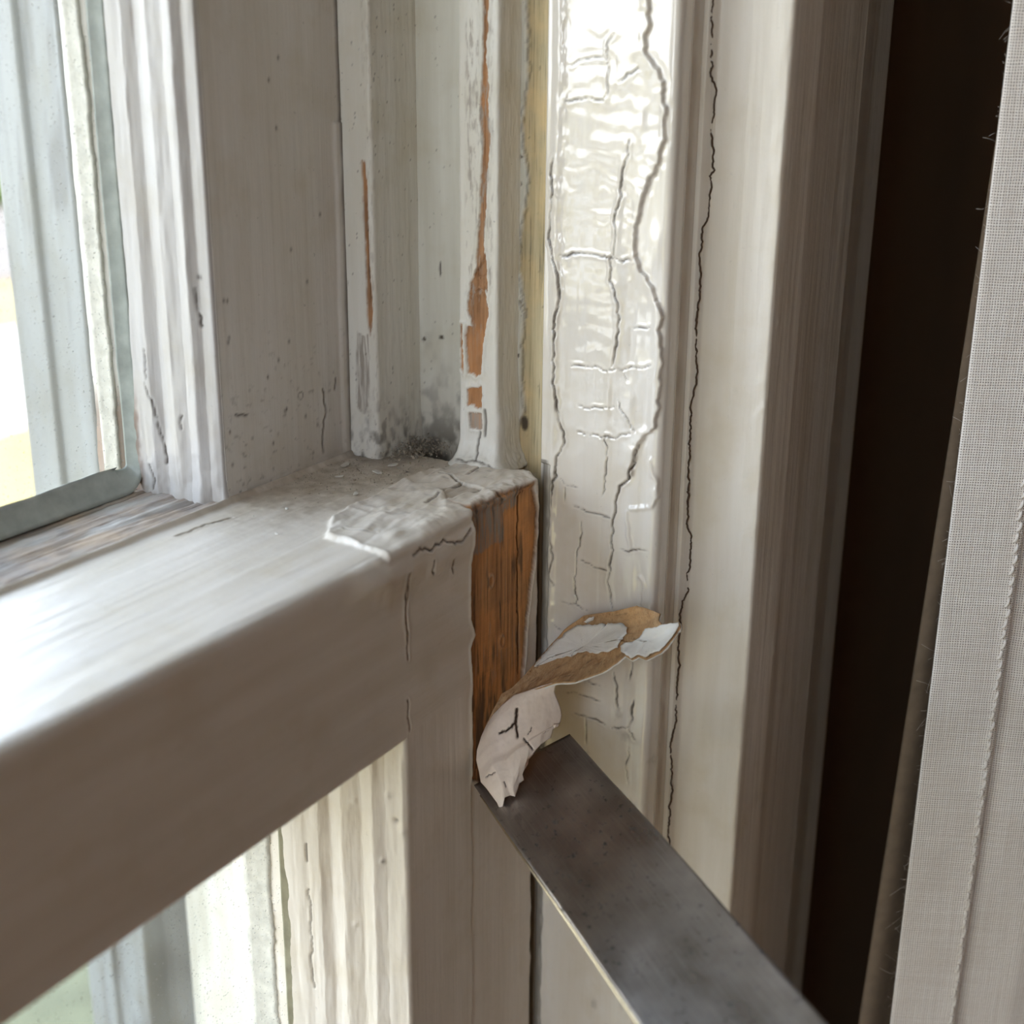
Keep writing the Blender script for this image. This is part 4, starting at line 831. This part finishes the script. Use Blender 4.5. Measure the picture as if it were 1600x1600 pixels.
S = S - nS * (1.5 * np.sin(math.pi * vv) * np.sin(math.pi * uu) ** 0.7)[:, :, None] + nS * (0.22 * fbm(uu * 9, vv * 5, 161) + 0.08 * fbm(uu * 40, vv * 6, 162))[:, :, None]
gn = np.cross(np.gradient(S, axis=1), np.gradient(S, axis=0)); sB = 1 if gn[35, 110] @ nS > 0 else -1
mw = np.zeros((m_ * n_, 4)); mw[:, 1] = np.clip(0.75 + 0.5 * fbm(np.broadcast_to(uu * 6, (m_, n_)).ravel(), np.broadcast_to(vv * 6, (m_, n_)).ravel(), 163), 0, 1)
mw[:, 0] = 0.45 * ss(0.25, 0.6, fbm(np.broadcast_to(uu * 14, (m_, n_)).ravel(), np.broadcast_to(vv * 22, (m_, n_)).ravel(), 164))
fib = slab('wood_fibre_back', S, 0.25 * sB, M_CURLW, pc, CO, mw); fib['label'] = 'brown torn wood fibre lining'
SF = np.stack([np.stack([np.interp(np.linspace(0, 1, 640), np.linspace(0, 1, n_), S[i, :, k]) for k in range(3)], 1) for i in range(m_)])
SF = np.stack([(SF[np.minimum((t_ * (m_ - 1)).astype(int) + 1, m_ - 1)] * ((t_ * (m_ - 1)) % 1)[:, None] + SF[(t_ * (m_ - 1)).astype(int)] * (1 - (t_ * (m_ - 1)) % 1)[:, None]) for t_ in [np.full(640, q) for q in np.linspace(0, 0.9999, 280)] for SF_ in [0] ]) if False else np.stack([SF[min(int(q * (m_ - 1)) + 1, m_ - 1)] * (q * (m_ - 1) % 1) + SF[int(q * (m_ - 1))] * (1 - q * (m_ - 1) % 1) for q in np.linspace(0, 0.9999, 280)])
S2 = S - nS * 0.28
slab('paint_skin', S2, (0.45 + 0.12 * fbm(np.broadcast_to(uu * 30, (m_, n_)), np.broadcast_to(vv * 4, (m_, n_)), 165)) * sB, M_FLAKE, pc, CO, np.zeros((m_ * n_, 4)))['label'] = 'pale paint edge under the fibre'
def onS(px, py):
    """the point of the curl's inside nearest to a sight line"""
    d = ray(px, py); d = d / np.linalg.norm(d); P = SF.reshape(-1, 3) - CAM; k = np.argmin(np.linalg.norm(P - (P @ d)[:, None] * d, axis=1)); return P[k] + CAM
def flake(name, pts, lift, seed, label=None):
    pts = C6(pts); poly = np.array(pts); c = poly.mean(0); R_ = []
    nr_ = 9; ring = []
    dense = []
    for a, b_ in zip(poly, np.roll(poly, -1, 0)):
        k = max(1, int(np.hypot(*(b_ - a)) / 4)); seg = jag(np.array([a, b_]), 4.0, 1.6); dense += list(seg[:-1])
    dense = np.array(dense); n = len(dense); V = []
    for r in np.linspace(1, 0.08, nr_):
        for p in c + (dense - c) * r: V.append(onS(*p) + nS * (lift * (0.55 + 0.45 * r ** 2) + 0.05 * fbm(np.array(p[0] / 8), np.array(p[1] / 8), seed)))
    V = np.array(V); Fc = [[i * n + j, i * n + (j + 1) % n, (i + 1) * n + (j + 1) % n, (i + 1) * n + j] for i in range(nr_ - 1) for j in range(n)] + [[(nr_ - 1) * n + j for j in range(n)]]
    V2 = V - nS * 0.28; k = len(V); Fc2 = [[q + k for q in f[::-1]] for f in Fc]; side = [[j, j + k, (j + 1) % n + k, (j + 1) % n] for j in range(n)]
    o = link_mesh(name, np.concatenate([V, V2]), Fc + Fc2 + side, M_FLAKE, fib, CO, np.zeros((2 * k, 4)))
    if label: o['label'] = label
flake('white_flake', [(770, 600), (840, 520), (930, 440), (1010, 415), (1100, 404), (1170, 406), (1225, 425), (1222, 455), (1190, 490), (1175, 525), (1140, 540), (1100, 545), (1040, 552), (960, 545), (945, 570), (870, 578), (860, 565), (800, 600), (760, 620)], 0.75, 1, 'cracked white paint flake inside the curl')
flake('white_flake', [(1190, 520), (1225, 500), (1280, 480), (1310, 435), (1370, 425), (1400, 410), (1440, 402), (1478, 400), (1482, 415), (1440, 488), (1380, 545), (1312, 572), (1270, 560), (1240, 578), (1215, 560), (1192, 545)], 0.65, 2, 'bright white paint at the tip of the curl')
flake('white_flake', [(1008, 395), (1030, 378), (1058, 370), (1050, 385), (1020, 402)], 0.6, 3)

# ------------------------------------------------------------------ linen curtain
def linen():
    b = NB('natural_linen'); tcn = b.n('ShaderNodeTexCoord'); sxy = b.n('ShaderNodeSeparateXYZ'); b.l(tcn.outputs['UV'], sxy.inputs[0])
    uv = tcn.outputs['UV']
    def mp(sc):
        m = b.n('ShaderNodeMapping'); b.l(uv, m.inputs[0]); m.inputs['Scale'].default_value = sc; return m.outputs[0]
    wob = b.noise(mp((160, 160, 1)), 1, 3)
    pu = 2 * math.pi / 0.00056; pv = 2 * math.pi / 0.00058
    u = b.math('MULTIPLY_ADD', sxy.outputs[0], pu, b.math('MULTIPLY', wob, 7.0)); v = b.math('MULTIPLY_ADD', sxy.outputs[1], pv, b.math('MULTIPLY', b.noise(mp((120, 260, 1)), 1, 2), 7.0))
    cu = b.math('MULTIPLY_ADD', b.math('COSINE', u), 0.5, 0.5); cv_ = b.math('MULTIPLY_ADD', b.math('COSINE', v), 0.5, 0.5)
    gap = b.math('MULTIPLY', cu, cv_); gap = b.ramp(gap, 0.15, 0.85)
    t1 = b.noise(mp((1750, 40, 1)), 1, 2); t2 = b.noise(mp((40, 1750, 1)), 1, 2); sl = b.math('MULTIPLY', b.math('ADD', t1, t2), 0.5)
    c = b.mix(b.ramp(sl, 0.36, 0.64), (0.80, 0.735, 0.68), (0.93, 0.89, 0.85))
    c = b.mix(gap, c, (0.24, 0.195, 0.165)); c = b.mix(b.math('MULTIPLY', b.ramp(b.noise(mp((90, 60, 1)), 1, 4), 0.4, 0.75), 0.25), c, (0.55, 0.47, 0.40))
    h = b.math('SUBTRACT', sl, gap)
    bs = b.bsdf(Base_Color=c, Roughness=0.9, Normal=b.bump(h, 0.5, 0.0003), Sheen_Weight=0.15); return b.m
M_LINEN = linen(); M_THREAD = simple('linen_thread', (0.78, 0.72, 0.66), 0.9, 500, 0.2)
ct = tag(empty('curtain', (80, -90, FLZ)), 'natural linen curtain with a stitched hem hanging beside the dark window casing', 'curtain'); CTO = (80, -90, FLZ)
E0 = at(1530, 450, 285)[:2]; hd = np.array([0.47, -0.883]); hb = np.array([0.883, 0.47])     # along the hem; away from the camera
zc = steps((FLZ, -220, 60), (-220, 130, 2.2), (130, CLZ - 30, 60))
def sheet_xy(pl, sp_=0.9):
    pl = np.asarray(pl, float); out = [pl[0]]
    for a, b_ in zip(pl[:-1], pl[1:]):
        k = max(1, int(np.linalg.norm(b_ - a) / sp_)); out += [a + (b_ - a) * i / k for i in range(1, k + 1)]
    return np.array(out)
M_FOLD_SHADE = simple('shaded_fold_linen', (0.20, 0.145, 0.10), 0.9, 300, 0.2)  # the back fold's shade is put into its cloth colour
def cloth(name, pl, th, wav, seed, shear=0.0, sp_=0.9, mat=None):
    q = sheet_xy(pl, sp_); L = np.concatenate([[0], np.cumsum(np.linalg.norm(np.diff(q, axis=0), axis=1))])
    G = np.zeros((len(zc), len(q), 3)); Z = zc[:, None]
    wv = wav * fbm(L[None, :] / 22 + 0 * Z, Z / 90 + 0 * L[None, :], seed, 3)
    sl = shear * np.clip(Z, -160, 130) * (1 - L[None, :] / L[-1]) ** 2
    G[:, :, 0] = q[None, :, 0] + hb[0] * wv + hd[0] * sl; G[:, :, 1] = q[None, :, 1] + hb[1] * wv + hd[1] * sl; G[:, :, 2] = Z
    uv = np.stack([np.broadcast_to(L[None, :], G.shape[:2]), np.broadcast_to(Z, G.shape[:2])], -1).reshape(-1, 2)
    gn = np.cross(np.gradient(G, axis=1), np.gradient(G, axis=0)); s = 1 if gn[len(zc) // 2, 3] @ np.array([-hb[0], -hb[1], 0]) > 0 else -1
    return slab(name, G, th * s, mat or M_LINEN, ct, CTO, None, uv)
edge_soft = [E0 + hb * 1.6 + hd * 0.5, E0 + hb * 0.7 + hd * 0.08, E0 + hb * 0.15 + hd * 0.05, E0 + hd * 0.5]
hem = cloth('hem', edge_soft + [E0 + hd * 15.6, E0 + hd * 16.4 + hb * 0.5, E0 + hd * 16.6 + hb * 1.6], 0.5, 0.5, 171)
cloth('panel', [E0 + hb * 2.2 + hd * 1.5, E0 + hb * 2.3 + hd * 17, E0 + hb * 1.7 + hd * 20, E0 + hb * 1.3 + hd * 30, E0 + hb * 6 + hd * 60, E0 + hb * 22 + hd * 82, E0 + hb * 50 + hd * 92, E0 + hb * 90 + hd * 80, E0 + hb * 120 + hd * 60, E0 + hb * 160 + hd * 62, E0 + hb * 200 + hd * 90, E0 + hb * 260 + hd * 95], 0.6, 0.9, 173)
cloth('back_fold', [E0 + hb * 20 + hd * 3.2, E0 + hb * 21 + hd * 6.5, E0 + hb * 30 + hd * 14, E0 + hb * 14 + hd * 24, E0 + hb * 3.2 + hd * 20], 0.6, 0.6, 175, 0.036, 2.5, M_FOLD_SHADE)
# hem stitches, each its own piece
stp = [jj for jj in np.arange(-160, 20, 2.6)]
V0, F0 = tube_data([(-0.15, 0.15, -1.15), (-0.05, -0.28, -0.6), (0.05, -0.36, 0.1), (0.05, -0.1, 0.9), (0.1, 0.2, 1.2)], (0.2, 0.36, 0.4, 0.34, 0.18), 6)
first = None
for k, z in enumerate(stp):
    p = E0 + hd * (14.9 + 0.25 * math.sin(k * 2.3)) - hb * 0.05; wv = 0.5 * float(fbm(np.array(16.5 / 22), np.array(z / 90), 171, 3)); p = p + hb * wv
    if first is None: first = link_mesh('stitch', V0, F0, M_THREAD, hem); o = first
    else: o = first.copy(); COL.objects.link(o); o.parent = hem
    o.location = ((p[0] - CTO[0]) / 1000, (p[1] - CTO[1]) / 1000, (z - CTO[2]) / 1000); o.rotation_euler = (0, 0.35, math.atan2(hd[1], hd[0]))
Vf = []; Ff = []
for k in range(150):
    z = rng.uniform(-170, 100); p = np.array([*(E0 + hb * 0.4), z]); d = np.array([-hd[0] * rng.uniform(.3, 1) - 0.2 * hb[0], -hd[1] * rng.uniform(.3, 1), rng.normal(0, 0.5)]); l = rng.exponential(0.9) + 0.3
    c = rng.normal(0, 0.35, 3); v_, f_ = tube_data([p, p + d * l * 0.5 + c * l * 0.3, p + d * l + c * l], 0.024, 3, len(Vf)); Vf += v_; Ff += f_
fz = link_mesh('frayed_fibres', Vf, Ff, M_THREAD, ct, CTO); fz['kind'] = 'stuff'

# ------------------------------------------------------------------ dust and chips on the rail
M_CHIP = simple('paint_chip_white', (0.80, 0.77, 0.70), 0.6, 400, 0.2); M_DUST = simple('grey_brown_dust', (0.44, 0.38, 0.30), 0.95, 500, 0.5)
chips = [(430, 737, 1.9, 'long pale paint chip below the upper sash, leftmost of the chips in the dust'), (540, 727, 2.6, 'large pale paint chip in the dust just left of the parting bead foot'),
         (590, 738, 2.4, 'pale paint chip in front of the parting bead foot, second from the right'), (614, 727, 2.2, 'pale paint chip at the back of the dust, rightmost of the chips'),
         (530, 745, 1.4, 'small paint chip in thinner dust, in front of the large chip'), (556, 772, 1.6, 'pale paint chip close to the wrinkled paint skin on the rail'),
         (448, 795, 0.9, 'tiny paint chip on the clean white middle of the rail top'), (432, 834, 0.8, 'tiny paint chip nearest the front edge of the rail top')]
zt = 0.25
for k, (px, py, sz, lab) in enumerate(chips):
    p = hit(px, py, 2, zt); a0 = rng.uniform(0, 6.28); n = 9; V = []
    for lay in (0.0, 1.0):
        for j in range(n):
            a = 2 * math.pi * j / n; r = sz * (0.35 + 0.2 * rng.random()); xx = r * math.cos(a) * 1.5; yy = r * math.sin(a) * 0.7
            V.append((p[0] + xx * math.cos(a0) - yy * math.sin(a0), p[1] + xx * math.sin(a0) + yy * math.cos(a0), p[2] + 0.15 * lay + 0.12 * xx * xx / sz + 0.05 * lay))
    Fc = [list(range(n))[::-1], list(range(n, 2 * n))] + [[j, (j + 1) % n, n + (j + 1) % n, n + j] for j in range(n)]
    tag(link_mesh('paint_chip', V, Fc, M_CHIP, None, (0, 0, 0), None, False), lab, 'paint chip', 'paint chips on the dusty rail top')
Vd = []; Fd = []
def grain_at(p, r):
    b0 = len(Vd); q = rng.normal(0, 1, (4, 3)); q /= np.linalg.norm(q, axis=1)[:, None]
    for t in q: Vd.append(p + t * r)
    for f in ((0, 1, 2), (0, 2, 3), (0, 3, 1), (1, 3, 2)): Fd.append([b0 + i for i in f])
for k in range(4200):
    px = rng.normal(560, 85); py = rng.normal(735, 22); p = hit(px, py, 2, 0.2)
    if p[1] > 45.8 or p[0] > 34 or p[1] < 12 or (p[1] < 21 and p[0] > 20): continue
    grain_at(p, rng.exponential(0.06) + 0.03)
cl = hit(652, 700, 2, 0.3)
for k in range(1500):
    q = rng.normal(0, 1, 3) * (4.2, 3.0, 1.3); grain_at(np.array([28.0, 33.0, 0.6]) + np.abs(q) * (np.sign(q[0]), np.sign(q[1]), 1), rng.exponential(0.16) + 0.06)
tag(link_mesh('dust', Vd, Fd, M_DUST, None, (0, 0, 0), None, False), 'grey brown dust and grit gathered in the corner of the rail', 'dust', None, 'stuff')
